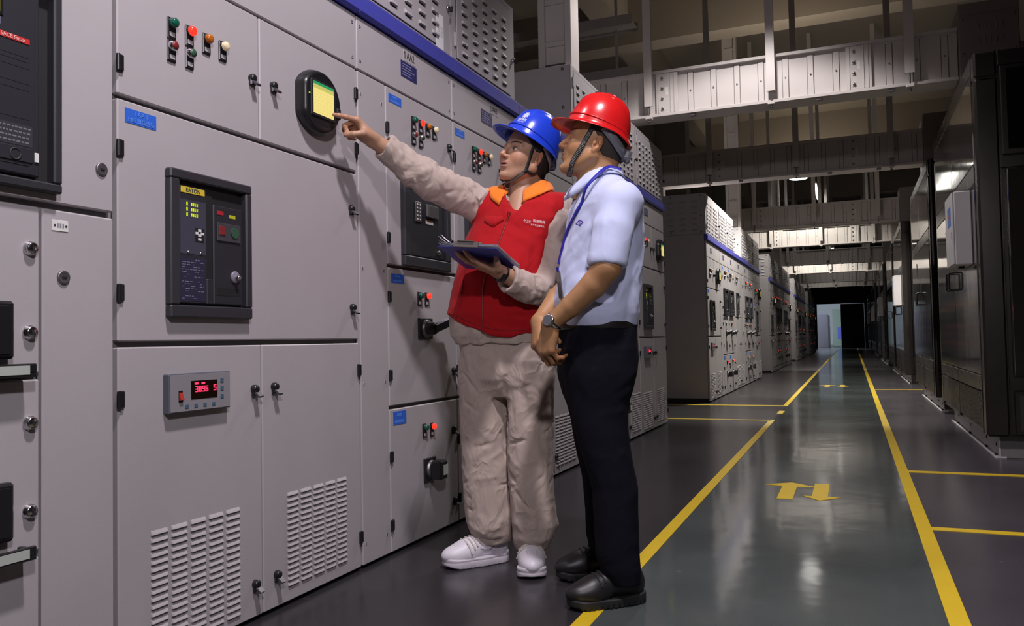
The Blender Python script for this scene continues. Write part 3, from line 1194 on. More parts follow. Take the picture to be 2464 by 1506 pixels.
def top_box(label, y0, w, group, x=0.0, side=True, sticker=False):
    t = thing('ventilated_busbar_box', label, 'busbar box', (XW + x, y0, 2.186), 0, group)
    b = MB()
    h = .535
    b.box(-.92, -.004, .012, w - .002, 0, h, .003, 0)
    b.box(-.004, .0, .006, w - .006, .006, h - .006, .0015, 0)
    for z in (.03, h - .03):
        for x_ in (-.06, -.45, -.85):
            b.lathe([(0, .011), (.003, .011), (.004, 0)], (x_, .012, z), (0, -1, 0), 10, 1)
    b.lathe([(0, .011), (.003, .011), (.004, 0)], (-.06, .012, h * .45), (0, -1, 0), 10, 1)
    if side:
        for k in range(6):
            for j in range(5):
                z = .07 + k * .075
                x_ = -.80 + j * .155
                b.add([(x_, .012, z), (x_ + .075, .012, z), (x_ + .075, .002, z - .016), (x_, .002, z - .016), (x_ + .075, .012, z - .020), (x_, .012, z - .020)],
                      [(0, 1, 2, 3), (3, 2, 4, 5), (0, 3, 5), (1, 4, 2)], 0)
    b.build('box_body', [GREY, DULL], t)
    b = MB()
    y0_, y1_ = .06, w - .075
    # dark joint round the door, then the door itself
    b.box(0, .0008, y0_ - .004, y1_ + .004, .012, h - .030, 0, 1)
    b.box(.0, .004, y0_, y1_, .016, h - .034, .002, 0)
    n = max(3, int(round((y1_ - y0_ - .07) / .15)) + 1)
    for j in range(n):
        y = y0_ + .055 + (y1_ - y0_ - .17) * j / (n - 1)
        for k in range(9):
            z = .060 + k * .0505
            if z > h - .075:
                continue
            sec = [(.004, z + .012), (.011, z + .004), (.014, z - .006), (.004, z - .008)]
            vs = []
            for yy, q in ((y, .5), (y + .006, 1), (y + .052, 1), (y + .058, .5)):
                vs += [(.004 + (p[0] - .004) * q, yy, p[1]) for p in sec]
            fs = []
            for i in range(3):
                for s_ in range(3):
                    fs.append((i * 4 + s_, i * 4 + s_ + 1, (i + 1) * 4 + s_ + 1, (i + 1) * 4 + s_))
            b.add(vs, fs + [(0, 1, 2, 3), (12, 13, 14, 15)], 0)
            b.add([(.0045, y + .004, z - .0085), (.0045, y + .054, z - .0085), (.0045, y + .054, z - .0165), (.0045, y + .004, z - .0165)], [(0, 1, 2, 3)], 1)
    dr = b.build('louvred_door', [GREY, MATTE], t)
    b = MB()
    b.lathe([(0, .014), (.010, .013), (.014, .008), (.015, 0)], (.0, w - .03, h * .42), (1, 0, 0), 14, 0)
    b.box(.012, .030, w - .034, w - .026, h * .42 - .022, h * .42 + .006, .003, 1)
    b.build('latch', [CHROME, BLACK], t)
    for z in (.10, h - .12):
        b = MB()
        b.box(0, .010, .030, .050, z - .035, z + .035, .003)
        b.build('hinge', [GREY], t)
    if sticker:
        b = MB()
        b.box(.004, .0052, w - .152, w - .080, .004, .165, 0, 0)
        random.seed(4)
        for k in range(6):
            y = w - .140
            z = .105 - k * .009
            while y < w - .092:
                q = random.uniform(.003, .007)
                b.box(.0052, .0055, y, y + q, z, z + .003, 0, 1)
                y += q + .0025
        b.build('paper_notice', [mat('notice_paper', (0.78, 0.78, 0.80), 0.6), mat('notice_print', (0.35, 0.35, 0.38), 0.6)], t)
    return t


GB = 'louvred boxes on the nearest row'
top_box('grey louvred box with a white paper notice, top edge of the photo', 2.617, .797, GB, sticker=True)
tb_f = top_box('grey louvred box above the 1AA3 cabinet with a chrome latch', 3.417, .797, GB)
top_box('pale box with hinged louvred door, rising behind the red helmet, under the busbar riser', 5.217, .848, GB, side=False)
top_box('pale louvred box right of the riser, mostly hidden by the red helmet', 6.070, .922, GB)
tb_i = top_box('last louvred box of the nearest row, beside the pale shirt\'s collar', 6.995, 1.095, GB)
top_box('grey louvred box above the meter cabinet, above the frame', 1.512, 1.1, GB)
for r, y0 in enumerate(ROWS):
    g = 'louvred boxes on the %s row' % ORD[r]
    for i, (o, nm) in enumerate(((0, 'end box facing the cross aisle'), (1.102, 'second box'), (1.904, 'third box'), (3.705, 'fourth box after a gap'), (4.505, 'fifth box'), (5.473, 'last box'))):
        dup(tb_i if i in (0, 5) else tb_f, (XW, y0 + o, 2.186), 'louvred box on the %s cabinet row, %s' % (ORD[r], nm), g)

# busbar riser standing on the box behind the helmets
t = thing('busbar_riser', 'pale riser of two upright channels on top of the box behind the red helmet', 'busbar riser', (-1.86, 5.42, 2.722), 0, 'busbar risers')
for nm, x in (('side_channel', -.098), ('side_channel', .098)):
    b = MB()
    b.box(x - .024, x + .024, -.09, .09, 0, 3.75, .003)
    for k in range(14):
        b.cyl((x, -.09, .05 + k * .27), (x, -.0925, .05 + k * .27), .006, n=8)
    b.build(nm, [TRUNK], t)
b = MB()
b.box(-.074, .074, -.055, .06, .02, 3.75, 0)
for k in range(12):
    z = .18 + k * .30
    b.box(-.074, .074, -.075, -.055, z, z + .035, .004)
b.build('riser_web', [TRUNK], t)
b = MB()
b.box(-.074, .074, -.085, -.04, .0, .05, .002, 0)
for x in (-.05, .05):
    b.cyl((x, -.085, .025), (x, -.092, .025), .009, n=8, mi=1)
b.build('foot_bracket', [DULL, CHROME], t)

for r, y0 in enumerate(ROWS):
    dup(t, (-1.86, y0 + 3.908 + .12, 2.722), 'pale busbar riser standing on the %s cabinet row' % ORD[r], 'busbar risers')

# ------------------------------------------------------------------ busbar trunking bridging the walkway
BR_Y = (7.42, 10.9, 16.2, 19.7, 25.0, 28.5, 33.8, 37.3)
BZ0, BZ1 = 2.875, 3.30
XL, XR = -2.6, 0.855


def bridge(label, y):
    t = thing('busbar_bridge', label, 'busbar trunking', (0, y, 0), 0, 'busbar bridges over the walkway')
    b = MB()
    d_ = .19
    # top and bottom flange channels
    for z0, z1 in ((BZ0, BZ0 + .028), (BZ1 - .028, BZ1)):
        b.box(XL, XR, -.035, d_ + .035, z0, z1, .002)
    b.build('flange', [TRUNK], t)
    b = MB()
    b.box(XL, XR, .0, d_, BZ0 + .028, BZ1 - .028)
    x = XL + .06
    k = 0
    while x < XR - .06:
        # paired upright ribs with a dark slot on either side
        b.box(x, x + .046, -.010, .0, BZ0 + .030, BZ1 - .05, .002, 0)
        b.box(x - .006, x, -.0012, .0, BZ0 + .03, BZ1 - .04, 0, 1)
        b.box(x + .046, x + .052, -.0012, .0, BZ0 + .03, BZ1 - .04, 0, 1)
        b.cyl((x + .023, -.010, (BZ0 + BZ1) / 2), (x + .023, -.018, (BZ0 + BZ1) / 2), .007, n=8, mi=2)
        x += .205
        k += 1
    b.build('trunking_web', [TRUNK, FRAME, DULL], t)
    for jx in (-1.60, 0.02):
        b = MB()
        b.box(jx, jx + .20, -.028, -.0105, BZ0 + .028, BZ1 - .028, .003, 0)
        for x in (jx + .02, jx + .13, jx + .165):
            b.box(x, x + .010, -.034, -.028, BZ0 + .03, BZ1 - .03, .001, 0)
        for q in range(4):
            z = BZ0 + .07 + q * .094
            b.box(jx + .045, jx + .075, -.032, -.028, z - .02, z + .02, .003, 0)
            b.lathe([(0, .012), (.010, .011), (.012, .006), (.012, 0)], (jx + .06, -.032, z), (0, -1, 0), 10, 1)
        b.box(jx + .088, jx + .112, -.0290, -.028, 3.07, 3.14, 0, 2)
        b.build('joint_cover', [TRUNK, DULL, WHITE], t)
    for bx in (-1.30, -.22, .34):
        b = MB()
        b.box(bx, bx + .05, -.02, .03, BZ0 - .022, BZ0, .002)
        b.build('under_clip', [DULL], t)
    return t


BR_TXT = ('brightly lit busbar bridge nearest the camera, above the red helmet', 'dark busbar bridge, second from the camera, above the round lamp',
          'dim busbar bridge, third from the camera, over the second cabinet row\'s end', 'bright busbar bridge, fourth from the camera, lit from the front',
          'dark busbar bridge, fifth from the camera', 'bright white busbar bridge, sixth from the camera, above the far doorway', 'dark busbar bridge, seventh from the camera', 'dark busbar bridge, farthest from the camera')
br0 = bridge(BR_TXT[0], BR_Y[0])
for y, l in list(zip(BR_Y, BR_TXT))[1:]:
    dup(br0, (0, y, 0), l, 'busbar bridges over the walkway')

# hangers: C channels from the ceiling that carry the bridges


def hanger(label, x, y):
    t = thing('trunking_hanger', label, 'hanger', (x, y, 0), 0, 'hangers of the busbar bridges')
    b = MB()
    zt = CEIL_Z
    zb = BZ0 + .09
    b.box(-.036, .036, -.010, -.004, zb, zt)
    b.box(-.036, -.030, -.004, .028, zb, zt)
    b.box(.030, .036, -.004, .028, zb, zt)
    b.build('channel', [TRUNK], t)
    b = MB()
    b.cyl((0, .006, BZ0 - .06), (0, .006, zb + .05), .006, n=8, mi=0)
    b.box(-.030, .030, -.02, .045, BZ0 - .030, BZ0 - .002, .003, 1)
    b.lathe([(0, .013), (.016, .013)], (0, .006, BZ0 - .055), (0, 0, 1), 6, 0)
    b.build('threaded_rod', [DULL, TRUNK], t)
    return t


hx = (-1.66, -.585, .50)
HT = ('left', 'middle', 'right')
BO = ('nearest', 'second', 'third', 'fourth', 'fifth', 'sixth', 'seventh', 'farthest')
h0 = hanger('bright upright hanger of the nearest busbar bridge, left one beside the red helmet', hx[0], BR_Y[0] - .085)
for i, y in enumerate(BR_Y):
    for j, x in enumerate(hx):
        if i == 0 and j == 0:
            continue
        dup(h0, (x, y - .085, 0), 'pale upright hanger of the %s busbar bridge, %s one of three' % (BO[i], HT[j]))
for o in scene.objects:
    if o.name.startswith('trunking_hanger') and o.type == 'EMPTY':
        o['group'] = 'hangers of the busbar bridges'

# busbar drops joining the bridges to the boxes on the cabinet rows
dr0 = None
for i, y in enumerate(BR_Y):
    b = MB()
    b.box(-2.52, -2.30, .02, .17, 2.722, BZ0 - .002, .003)
    b.box(-2.55, -2.27, .0, .19, 2.722, 2.742, .002)
    o = b.build('busbar_drop', [TRUNK], None, (0, y, 0))
    tag(o, 'short busbar drop under the %s bridge, standing on a louvred box' % BO[i], 'busbar drop', 'busbar drops')

# ------------------------------------------------------------------ stainless steel transformer enclosures
XT = 0.80
TL = 2.88


def enclosure(label, y0, group, box=True):
    t = thing('transformer_enclosure', label, 'transformer enclosure', (XT, y0, 0), 0, group)
    W = 2.4
    b = MB()
    b.box(.012, W, .012, TL, .155, 2.71, .004, 0)
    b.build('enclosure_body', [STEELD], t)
    for nm, y in (('corner_post', 0), ('corner_post', TL - .13)):
        b = MB()
        b.box(.0, .135, y, y + .13, .155, 2.53, .014, 0)
        b.box(.0, .135, y, y + .13, 2.535, 2.71, .014, 0)
        b.build(nm, [STEELD], t)
    # base channel
    b = MB()
    y0_, y1_ = .12, TL - .18
    b.box(.09, W - .1, y0_ + .01, y1_ - .01, 0, .155, .002, 0)
    b.box(.055, .125, y0_, y1_, 0, .010, .001, 1)
    b.box(.083, .092, y0_, y1_, .01, .150, .002, 1)
    for y in (.18, .62, 1.5, 2.3):
        b.box(.066, .082, y, y + .028, .010, .024, .003, 2)
        b.box(.078, .084, y + .03, y + .05, .07, .09, .002, 2)
    b.build('base_channel', [FRAME, mat('pale_base_paint', (0.55, 0.52, 0.54), 0.5), MATTE], t)
    # long side facing the walkway: two tall doors in three fields
    ys = (.13, TL / 2, TL - .13)
    b = MB()
    b.box(-.004, .02, .13, TL - .13, 2.60, 2.71, .004)
    b.box(-.004, .02, .13, TL - .13, 1.86, 1.98, .004)
    b.build('cross_rail', [STEELD], t)
    for k in range(2):
        a, c = ys[k], ys[k + 1]
        b = MB()
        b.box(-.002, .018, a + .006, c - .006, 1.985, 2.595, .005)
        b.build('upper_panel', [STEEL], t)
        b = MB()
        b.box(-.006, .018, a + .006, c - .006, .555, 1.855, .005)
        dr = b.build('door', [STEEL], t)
        y = c - .10 if k == 0 else a + .09
        hb = MB()
        hb.tube([(-.006, y, 1.19), (-.050, y, 1.19), (-.056, y, 1.20), (-.056, y, 1.32), (-.050, y, 1.33), (-.006, y, 1.33)], .008, 8)
        hb.build('handle', [BLACK], dr)
        b = MB()
        b.box(-.004, .018, a + .006, c - .006, .445, .548, .004)
        b.build('lower_rail', [STEELD], t)
        b = MB()
        b.box(-.001, .012, a + .03, c - .03, .19, .435, .002, 0)
        for q in range(26):
            z = .196 + q * .0092
            b.box(-.0025, -.001, a + .036, c - .036, z, z + .004, 0, 1)
        b.box(-.004, .014, a + .006, a + .03, .165, .44, .002, 1)
        b.box(-.004, .014, c - .03, c - .006, .165, .44, .002, 1)
        b.build('vent_grille', [MATTE, STEELD], t)
    b = MB()
    b.box(-.010, .0, 1.90, 1.98, 1.56, 1.73, .003, 0)
    b.box(-.011, -.010, 1.91, 1.97, 1.58, 1.71, 0, 1)
    b.build('temperature_display', [BLACK, GLASSD], t)
    # end facing the camera
    b = MB()
    b.box(.138, W, -.004, .014, 2.605, 2.705, .004, 0)
    b.box(.138, W, -.004, .014, 1.92, 2.00, .004, 0)
    b.box(.138, W, -.004, .014, .455, .545, .004, 0)
    b.box(.138, .165, -.004, .014, .17, 1.915, .004, 0)
    b.build('end_frame', [STEELD], t)
    b = MB()
    b.box(.150, 1.20, -.006, .014, 2.005, 2.60, .006, 0)
    b.box(.185, 1.17, -.007, -.006, 2.04, 2.575, .0, 1)
    b.build('viewing_window', [STEELD, GLASSD], t)
    b = MB()
    b.box(.170, 1.20, -.006, .014, .552, 1.914, .005)
    b.build('end_panel', [STEEL], t)
    b = MB()
    b.box(.165, 1.20, -.004, .014, .17, .45, .004, 0)
    b.box(.192, 1.17, -.006, -.004, .195, .425, 0, 1)
    b.build('end_grille', [STEELD, MATTE], t)
    if box:
        b = MB()
        b.box(-.115, -.008, .28, .72, 1.315, 1.83, .006, 0)
        b.box(-.128, -.115, .285, .715, 1.32, 1.825, .004, 0)
        b.box(-.1288, -.128, .36, .56, 1.60, 1.74, 0, 1)
        b.box(-.1290, -.1288, .39, .50, 1.655, 1.69, 0, 2)
        b.box(-.131, -.128, .32, .335, 1.50, 1.55, .001, 3)
        b.box(-.08, -.04, .45, .55, 1.300, 1.315, .002, 3)
        b.build('control_box', [mat('box_cream_paint', (0.55, 0.53, 0.55), 0.4), mat('sticker_blue', (0.06, 0.18, 0.55), 0.5), REDPL, BLACK], t)
    return t


GT = 'steel transformer enclosures'
TT = ('nearest steel enclosure at the right edge, with a pale control box and two black handles', 'second steel enclosure from the right edge, just past the one with the control box')
t0 = enclosure(TT[0], 6.17, GT)
tb = enclosure(TT[1], 9.72, GT, False)
tb.name = 'transformer_enclosure'
for k in range(1, 5):
    for j, (src, y) in enumerate(((t0, 6.17), (tb, 9.72))):
        n = 2 * k + j
        dup(src, (XT, y + 8.8 * k, 0), 'steel enclosure with dark doors, %s along the right side' % (('third', 'fourth', 'fifth', 'sixth', 'seventh', 'eighth', 'ninth', 'tenth')[n - 2]), GT)

# boxes on top of the enclosures where the bridges end


def cable_box(label, y):
    t = thing('bridge_end_box', label, 'junction box', (0.86, y, 2.712), 0, 'junction boxes on the steel enclosures')
    b = MB()
    b.box(0, .42, -.08, .55, 0, .75, .006, 0)
    b.box(0, .42, -.086, -.08, .66, .75, .002, 0)
    for r in range(3):
        for q in range(5):
            x = .135 + q * .041
            z = .30 + r * .115
            b.prism([(z, -.080), (z, -.086), (z + .045, -.086), (z + .045, -.080)][::-1], 0, x, x + .012, 0) if False else b.box(x, x + .010, -.088, -.080, z, z + .048, .003, 0)
    for x, z in ((.03, .62), (.39, .62), (.03, .35), (.39, .35), (.03, .06)):
        b.lathe([(0, .009), (.004, .009), (.005, 0)], (x, -.08, z), (0, -1, 0), 8, 1)
    b.build('box_body', [mat('junction_box_taupe', (0.24, 0.21, 0.20), 0.55), DULL], t)
    b = MB()
    b.box(.42, 1.6, .0, .20, .33, .42, .003, 0)
    b.box(.42, 1.6, .0, .20, .20, .27, .003, 0)
    b.build('busbar_stub', [TRUNK], t)
    return t


cb = cable_box('taupe junction box with short upright slots on top of the nearest steel enclosure', BR_Y[0])
for i, y in list(enumerate(BR_Y))[1:]:
    dup(cb, (0.86, y, 2.712), 'taupe junction box at the right end of the %s busbar bridge' % BO[i])

# ------------------------------------------------------------------ columns, trays and lamps
COLM = mat('column_concrete', (0.13, 0.12, 0.105), 0.85)
for i, (x, y) in enumerate(((-3.9, 18.15), (-3.9, 26.95), (-3.9, 35.75), (-3.9, 44.6))):
    slab('trim_%d' % (i + 11), x - .1, x + .6, y, y + .5, 0, 5.95, COLM)
for i, (z, y) in enumerate(((4.05, 9.6), (4.70, 9.6))):
    b = MB()
    b.box(-7.4, -2.35, y, y + .30, z, z + .02)
    b.box(-7.4, -2.35, y - .004, y, z - .03, z + .09)
    b.box(-7.4, -2.35, y + .30, y + .304, z - .03, z + .09)
    for x in (-7.0, -4.9, -2.6):
        b.box(x, x + .03, y + .13, y + .16, z + .02, CEIL_Z - .003 if i else 4.68)
    o = b.build('cable_tray', [TRUNK])
    tag(o, 'pale cable tray behind the riser, %s of the two' % ('lower', 'upper')[i], 'cable tray', 'cable trays behind the riser')
GLOW = mat('lamp_glow', (0.9, 0.9, 0.9), 0.5, emit=(1.0, 0.97, 0.90), estr=14)


def high_bay(label, loc, power, lit=True):
    t = thing('high_bay_lamp', label, 'lamp', loc, 0, 'round high bay lamps')
    b = MB()
    b.lathe([(.0, .19), (.03, .19), (.10, .12), (.20, .075), (.32, .07), (.34, .02)], (0, 0, 0), (0, 0, 1), 28)
    b.build('lamp_shade', [DULL], t)
    b = MB()
    b.lathe([(-.012, .0), (-.010, .10), (.0, .175), (.004, .182)], (0, 0, 0), (0, 0, 1), 28)
    b.build('lens', [GLOW if lit else WHITE], t)
    b = MB()
    b.cyl((0, 0, .33), (0, 0, CEIL_Z - loc[2]), .008, n=8)
    b.build('rod', [DULL], t)
    if power:
        lamp('bay_light', 'SPOT', (loc[0], loc[1], loc[2] - .02), power, (1.0, 0.95, 0.85), 0.12, target=(loc[0], loc[1], 0), spot=140, blend=0.4)
    return t


high_bay('round glowing lamp hanging below the second busbar bridge', (-0.97, 18.6, 4.23), 420)
high_bay('round lamp farther down the hall, behind the bright bridges', (-0.97, 27.2, 4.23), 520)
high_bay('farthest round lamp, past the last bright bridge', (-0.97, 36.0, 4.23), 60)
# linear lamps under the ceiling
for i, (x, y0, y1, z) in enumerate(((-.78, 22.5, 24.9, 4.75), (-.56, 31.6, 33.4, 3.95))):
    t = thing('linear_lamp', ('slim lit tube lamp above the third bridge, right of the round lamp', 'small lit tube lamp just above the sixth bridge')[i], 'lamp', (x, y0, z), 0, 'tube lamps')
    b = MB()
    b.box(-.05, .05, 0, y1 - y0, .03, .08, .004)
    for q in (.2, y1 - y0 - .2):
        b.cyl((0, q, .08), (0, q, CEIL_Z - z), .006, n=6)
    b.build('housing', [WHITE], t)
    b = MB()
    b.tube([(0, 0.02, 0), (0, y1 - y0 - .02, 0)], .035, 10)
    b.build('tube', [GLOW], t)

# far room seen through the doorway
b = MB()
b.box(-1.32, -0.20, 66, 66.4, 0.0, 2.75, .01, 0)
b.box(-1.0, -0.55, 65.98, 66.0, .5, 1.4, 0, 1)
tag(b.build('far_screen', [mat('screen_dark_green', (0.07, 0.10, 0.08), .6), mat('screen_blue', (0.02, 0.03, 0.22), .6)]), 'dark green screen with a blue patch standing in the bright room beyond the doorway', 'screen')

lamp('far_room_light', 'POINT', (-4.2, 59, 2.9), 2600, (0.80, 0.90, 1.0), 0.5)
for i, y in enumerate((57.5, 58.7, 59.9, 61.1)):
    t = thing('far_cabinet', 'pale cabinet in the bright room beyond the doorway, %s of its row' % ('nearest', 'second', 'third', 'farthest')[i], 'cabinet', (-1.45, y, 0), 0, 'pale cabinets beyond the doorway')
    b = MB()
    b.box(-.9, 0, 0, 1.19, 0, 2.2, .005)
    b.build('cabinet_body', [mat('far_cabinet_lilac', (0.55, 0.52, 0.62), 0.5)], t)
    b = MB()
    b.box(0, .02, .02, 1.17, .05, 1.5, .005)
    b.build('door', [mat('far_cabinet_green', (0.30, 0.34, 0.32), 0.4)], t)
    b = MB()
    b.box(0, .02, .02, 1.17, 1.6, 2.15, .005)
    b.build('upper_door', [mat('far_cabinet_green', (0.30, 0.34, 0.32), 0.4)], t)

# ------------------------------------------------------------------ people: smooth solids meshed from distance fields
F32 = np.float32


def V3(*a):
    return np.array(a, F32)


def rcone(a, b, r0, r1):
    a, b = V3(*a), V3(*b)
    ba = b - a
    L = max(float(ba @ ba), 1e-12)

    def f(P):
        t = np.clip((P - a) @ ba / L, 0, 1)
        q = P - a - t[:, None] * ba
        return np.sqrt((q * q).sum(1)) - (r0 + t * (r1 - r0))
    return f


def chain(pts, rs):
    fs = [rcone(pts[i], pts[i + 1], rs[i], rs[i + 1]) for i in range(len(pts) - 1)]

    def f(P):
        d = fs[0](P)
        for g in fs[1:]:
            d = smin(d, g(P), .006)
        return d
    return f


def ell(c, r, R=None):
    c, r = V3(*c), V3(*r)

    def f(P):
        q = P - c
        if R is not None:
            q = q @ R
        a = q / r
        k0 = np.sqrt((a * a).sum(1)) + 1e-9
        k1 = np.sqrt(((a / r) ** 2).sum(1)) + 1e-9
        return k0 * (k0 - 1) / k1
    return f


def column(keys, p=2.2):
    """keys: z, cx, cy, a (along axis 1), b (along axis 2), angle of axis 1; stacked along z"""
    K = np.array(sorted(keys), F32)

    def f(P):
        z = P[:, 2]
        g = [np.interp(z, K[:, 0], K[:, i]).astype(F32) for i in range(1, 6)]
        x, y = P[:, 0] - g[0], P[:, 1] - g[1]
        c, s = np.cos(g[4]), np.sin(g[4])
        u, w = np.abs(x * c + y * s) / g[2], np.abs(-x * s + y * c) / g[3]
        d = ((u ** p + w ** p) ** (1 / p) - 1) * np.minimum(g[2], g[3])
        return np.maximum(d, np.maximum(K[0, 0] - z, z - K[-1, 0]))
    return f


def half(n, d):
    n = V3(*n)
    return lambda P: P @ n - d


def smin(a, b, k):
    if k <= 0:
        return np.minimum(a, b)
    h = np.clip(.5 + .5 * (b - a) / k, 0, 1)
    return b * (1 - h) + a * h - k * h * (1 - h)


class Solid:
    def __init__(self, *fs, k=.01):
        self.ops = []
        for f in fs:
            self.add(f, k)

    def add(self, f, k=.01):
        self.ops.append((0, f, k))
        return self

    def cut(self, f, k=.004):
        self.ops.append((1, f, k))
        return self

    def keep(self, f, k=.0):
        self.ops.append((2, f, k))
        return self

    def ridge(self, f):
        self.ops.append((3, f, 0))
        return self

    def __call__(self, P):
        d = None
        for m, f, k in self.ops:
            e_ = f(P)
            if d is None:
                d = e_
            elif m == 0:
                d = smin(d, e_, k)
            elif m == 1:
                d = -smin(-d, e_, k)
            elif m == 2:
                d = -smin(-d, -e_, k) if k else np.maximum(d, e_)
            else:
                d = d - e_
        return d


def placed(f, o, R):
    """a solid given in its own frame (columns of R are its axes, o its origin)"""
    o = V3(*o)
    R = np.asarray(R, F32)
    return lambda P: f((P - o) @ R)


def folds(segs):
    """cloth folds: soft ridges (amp>0) or creases (amp<0) along segments"""
    S = [(V3(*a), V3(*b), w, am) for a, b, w, am in segs]

    def f(P):
        out = np.zeros(len(P), F32)
        for a, b, w, am in S:
            ba = b - a
            t = np.clip((P - a) @ ba / max(float(ba @ ba), 1e-9), 0, 1)
            q = P - a - t[:, None] * ba
            taper = np.clip(np.minimum(t, 1 - t) * 3.2, 0, 1)
            out += am * taper / (1 + (q * q).sum(1) / (w * w)) ** 2
        return out
    return f


def crumple(amp, sc, seed=0, warp=.5, oct_=3, per=3):
    """folded-paper creasing: triangular waves in random directions"""
    rs = np.random.RandomState(seed)
    D = rs.normal(size=(oct_ * per + 3, 3)).astype(F32)
    D /= np.linalg.norm(D, axis=1)[:, None]
    ph = rs.uniform(0, 6.28, oct_ * per + 3).astype(F32)
    sc = np.array(sc, F32)

    def f(P):
        Q = P * sc
        Q = Q + warp * np.stack([np.sin(Q @ D[i] * 1.1 + ph[i]) for i in range(3)], 1)
        out = np.zeros(len(P), F32)
        for o in range(oct_):
            a = .62 ** o
            for i in range(per):
                t = (Q @ D[3 + o * per + i] * (1.75 ** o) + ph[o * per + i]) / math.pi
                out += a * (1 - 4 * np.abs((t + 0) % 1 - .5))
        # patchy: crumpled here, smooth there
        m = .55 + .45 * np.sin(Q @ D[0] * .7 + ph[1]) * np.sin(Q @ D[1] * .8 + ph[2])
        return out * amp / per * m
    return f


def solid_mesh(f, lo, hi, h, smooth=1):
    """surface nets on a sparse grid"""
    lo = np.array(lo, F32)
    st = 4
    n = np.ceil((np.array(hi, F32) - lo) / h / st).astype(int) * st + 1
    ax = [lo[i] + h * np.arange(n[i], dtype=F32) for i in range(3)]
    cx = [a[::st] for a in ax]
    G = np.stack(np.meshgrid(*cx, indexing='ij'), -1).reshape(-1, 3)
    dc = np.concatenate([f(g) for g in np.array_split(G, max(1, len(G) // 200000))]).reshape([len(c) for c in cx])
    D = np.repeat(np.repeat(np.repeat(dc, st, 0), st, 1), st, 2)[:n[0], :n[1], :n[2]].copy()
    near = np.abs(dc) < h * st * 2.2
    # grow to the whole block around each coarse sample
    m = np.zeros(n, bool)
    I = np.argwhere(near)
    for dx in range(-st, st + 1):
        for dy in (-st, -2, 0, 2, st):
            pass
    nm = near.copy()
    for a in range(3):
        s = nm.copy()
        sl = [slice(None)] * 3
        s2 = [slice(None)] * 3
        sl[a], s2[a] = slice(1, None), slice(None, -1)
        s[tuple(sl)] |= nm[tuple(s2)]
        s[tuple(s2)] |= nm[tuple(sl)]
        nm = s
    m = np.repeat(np.repeat(np.repeat(nm, st, 0), st, 1), st, 2)[:n[0], :n[1], :n[2]]
    idx = np.argwhere(m)
    P = lo + h * idx.astype(F32)
    val = np.concatenate([f(g) for g in np.array_split(P, max(1, len(P) // 200000))])
    D[m] = val
    ins = D < 0
    # active cells
    c = [slice(None, -1), slice(1, None)]
    cnt = sum(ins[c[i], c[j], c[k]].astype(np.int8) for i in (0, 1) for j in (0, 1) for k in (0, 1))
    act = (cnt > 0) & (cnt < 8)
    A = np.argwhere(act)
    vid = -np.ones(act.shape, np.int32)
    vid[act] = np.arange(len(A))
    acc = np.zeros((len(A), 3), F32)
    num = np.zeros(len(A), F32)
    corners = [(i, j, k) for i in (0, 1) for j in (0, 1) for k in (0, 1)]
    cv = {cn: D[A[:, 0] + cn[0], A[:, 1] + cn[1], A[:, 2] + cn[2]] for cn in corners}
    for cn in corners:
        for a in range(3):
            if cn[a] == 0:
                c2 = list(cn)
                c2[a] = 1
                v0, v1 = cv[cn], cv[tuple(c2)]
                s = (v0 < 0) != (v1 < 0)
                t = np.where(s, v0 / np.where(s, v0 - v1, 1), 0)
                p = np.array(cn, F32)[None].repeat(len(A), 0)
                p[:, a] += t
                acc[s] += p[s]
                num[s] += 1
    Vt = lo + h * (A + acc / num[:, None])
    quads = []
    for a in range(3):
        b_, c_ = (a + 1) % 3, (a + 2) % 3
        sl0 = [slice(1, -1)] * 3
        sl1 = [slice(1, -1)] * 3
        sl0[a], sl1[a] = slice(0, -1), slice(1, None)
        i0, i1 = ins[tuple(sl0)], ins[tuple(sl1)]
        E_ = np.argwhere(i0 != i1)
        flip = i0[i0 != i1]
        off = np.ones(3, int)
        off[a] = 0
        E_ = E_ + off

        def vv(db, dc_):
            q = E_.copy()
            q[:, b_] -= db
            q[:, c_] -= dc_
            return vid[q[:, 0], q[:, 1], q[:, 2]]
        q = np.stack([vv(1, 1), vv(0, 1), vv(0, 0), vv(1, 0)], 1)
        q[~flip] = q[~flip][:, ::-1]
        quads.append(q)
    Q = np.concatenate(quads)
    Q = Q[(Q >= 0).all(1)]
    for _ in range(smooth):
        s = np.zeros_like(Vt)
        w = np.zeros(len(Vt), F32)
        for i in range(4):
            for j in (1, 3):
                np.add.at(s, Q[:, i], Vt[Q[:, (i + j) % 4]])
                np.add.at(w, Q[:, i], 1)
        Vt = .5 * Vt + .5 * s / w[:, None]
    return Vt, Q


def mesh_np(name, Vt, Q, m, colors=None, smooth=True):
    me = bpy.data.meshes.new(name)
    me.vertices.add(len(Vt))
    me.vertices.foreach_set('co', np.asarray(Vt, F32).ravel())
    me.loops.add(Q.size)
    me.loops.foreach_set('vertex_index', Q.ravel().astype(np.int32))
    me.polygons.add(len(Q))
    me.polygons.foreach_set('loop_start', np.arange(0, Q.size, 4, dtype=np.int32))
    me.polygons.foreach_set('loop_total', np.full(len(Q), 4, np.int32))
    me.polygons.foreach_set('use_smooth', np.full(len(Q), smooth))
    if colors is not None:
        at = me.color_attributes.new('Col', 'FLOAT_COLOR', 'POINT')
        at.data.foreach_set('color', np.concatenate([colors, np.ones((len(colors), 1), F32)], 1).astype(F32).ravel())
    me.update()
    me.validate()
    me.materials.append(m)
    return me


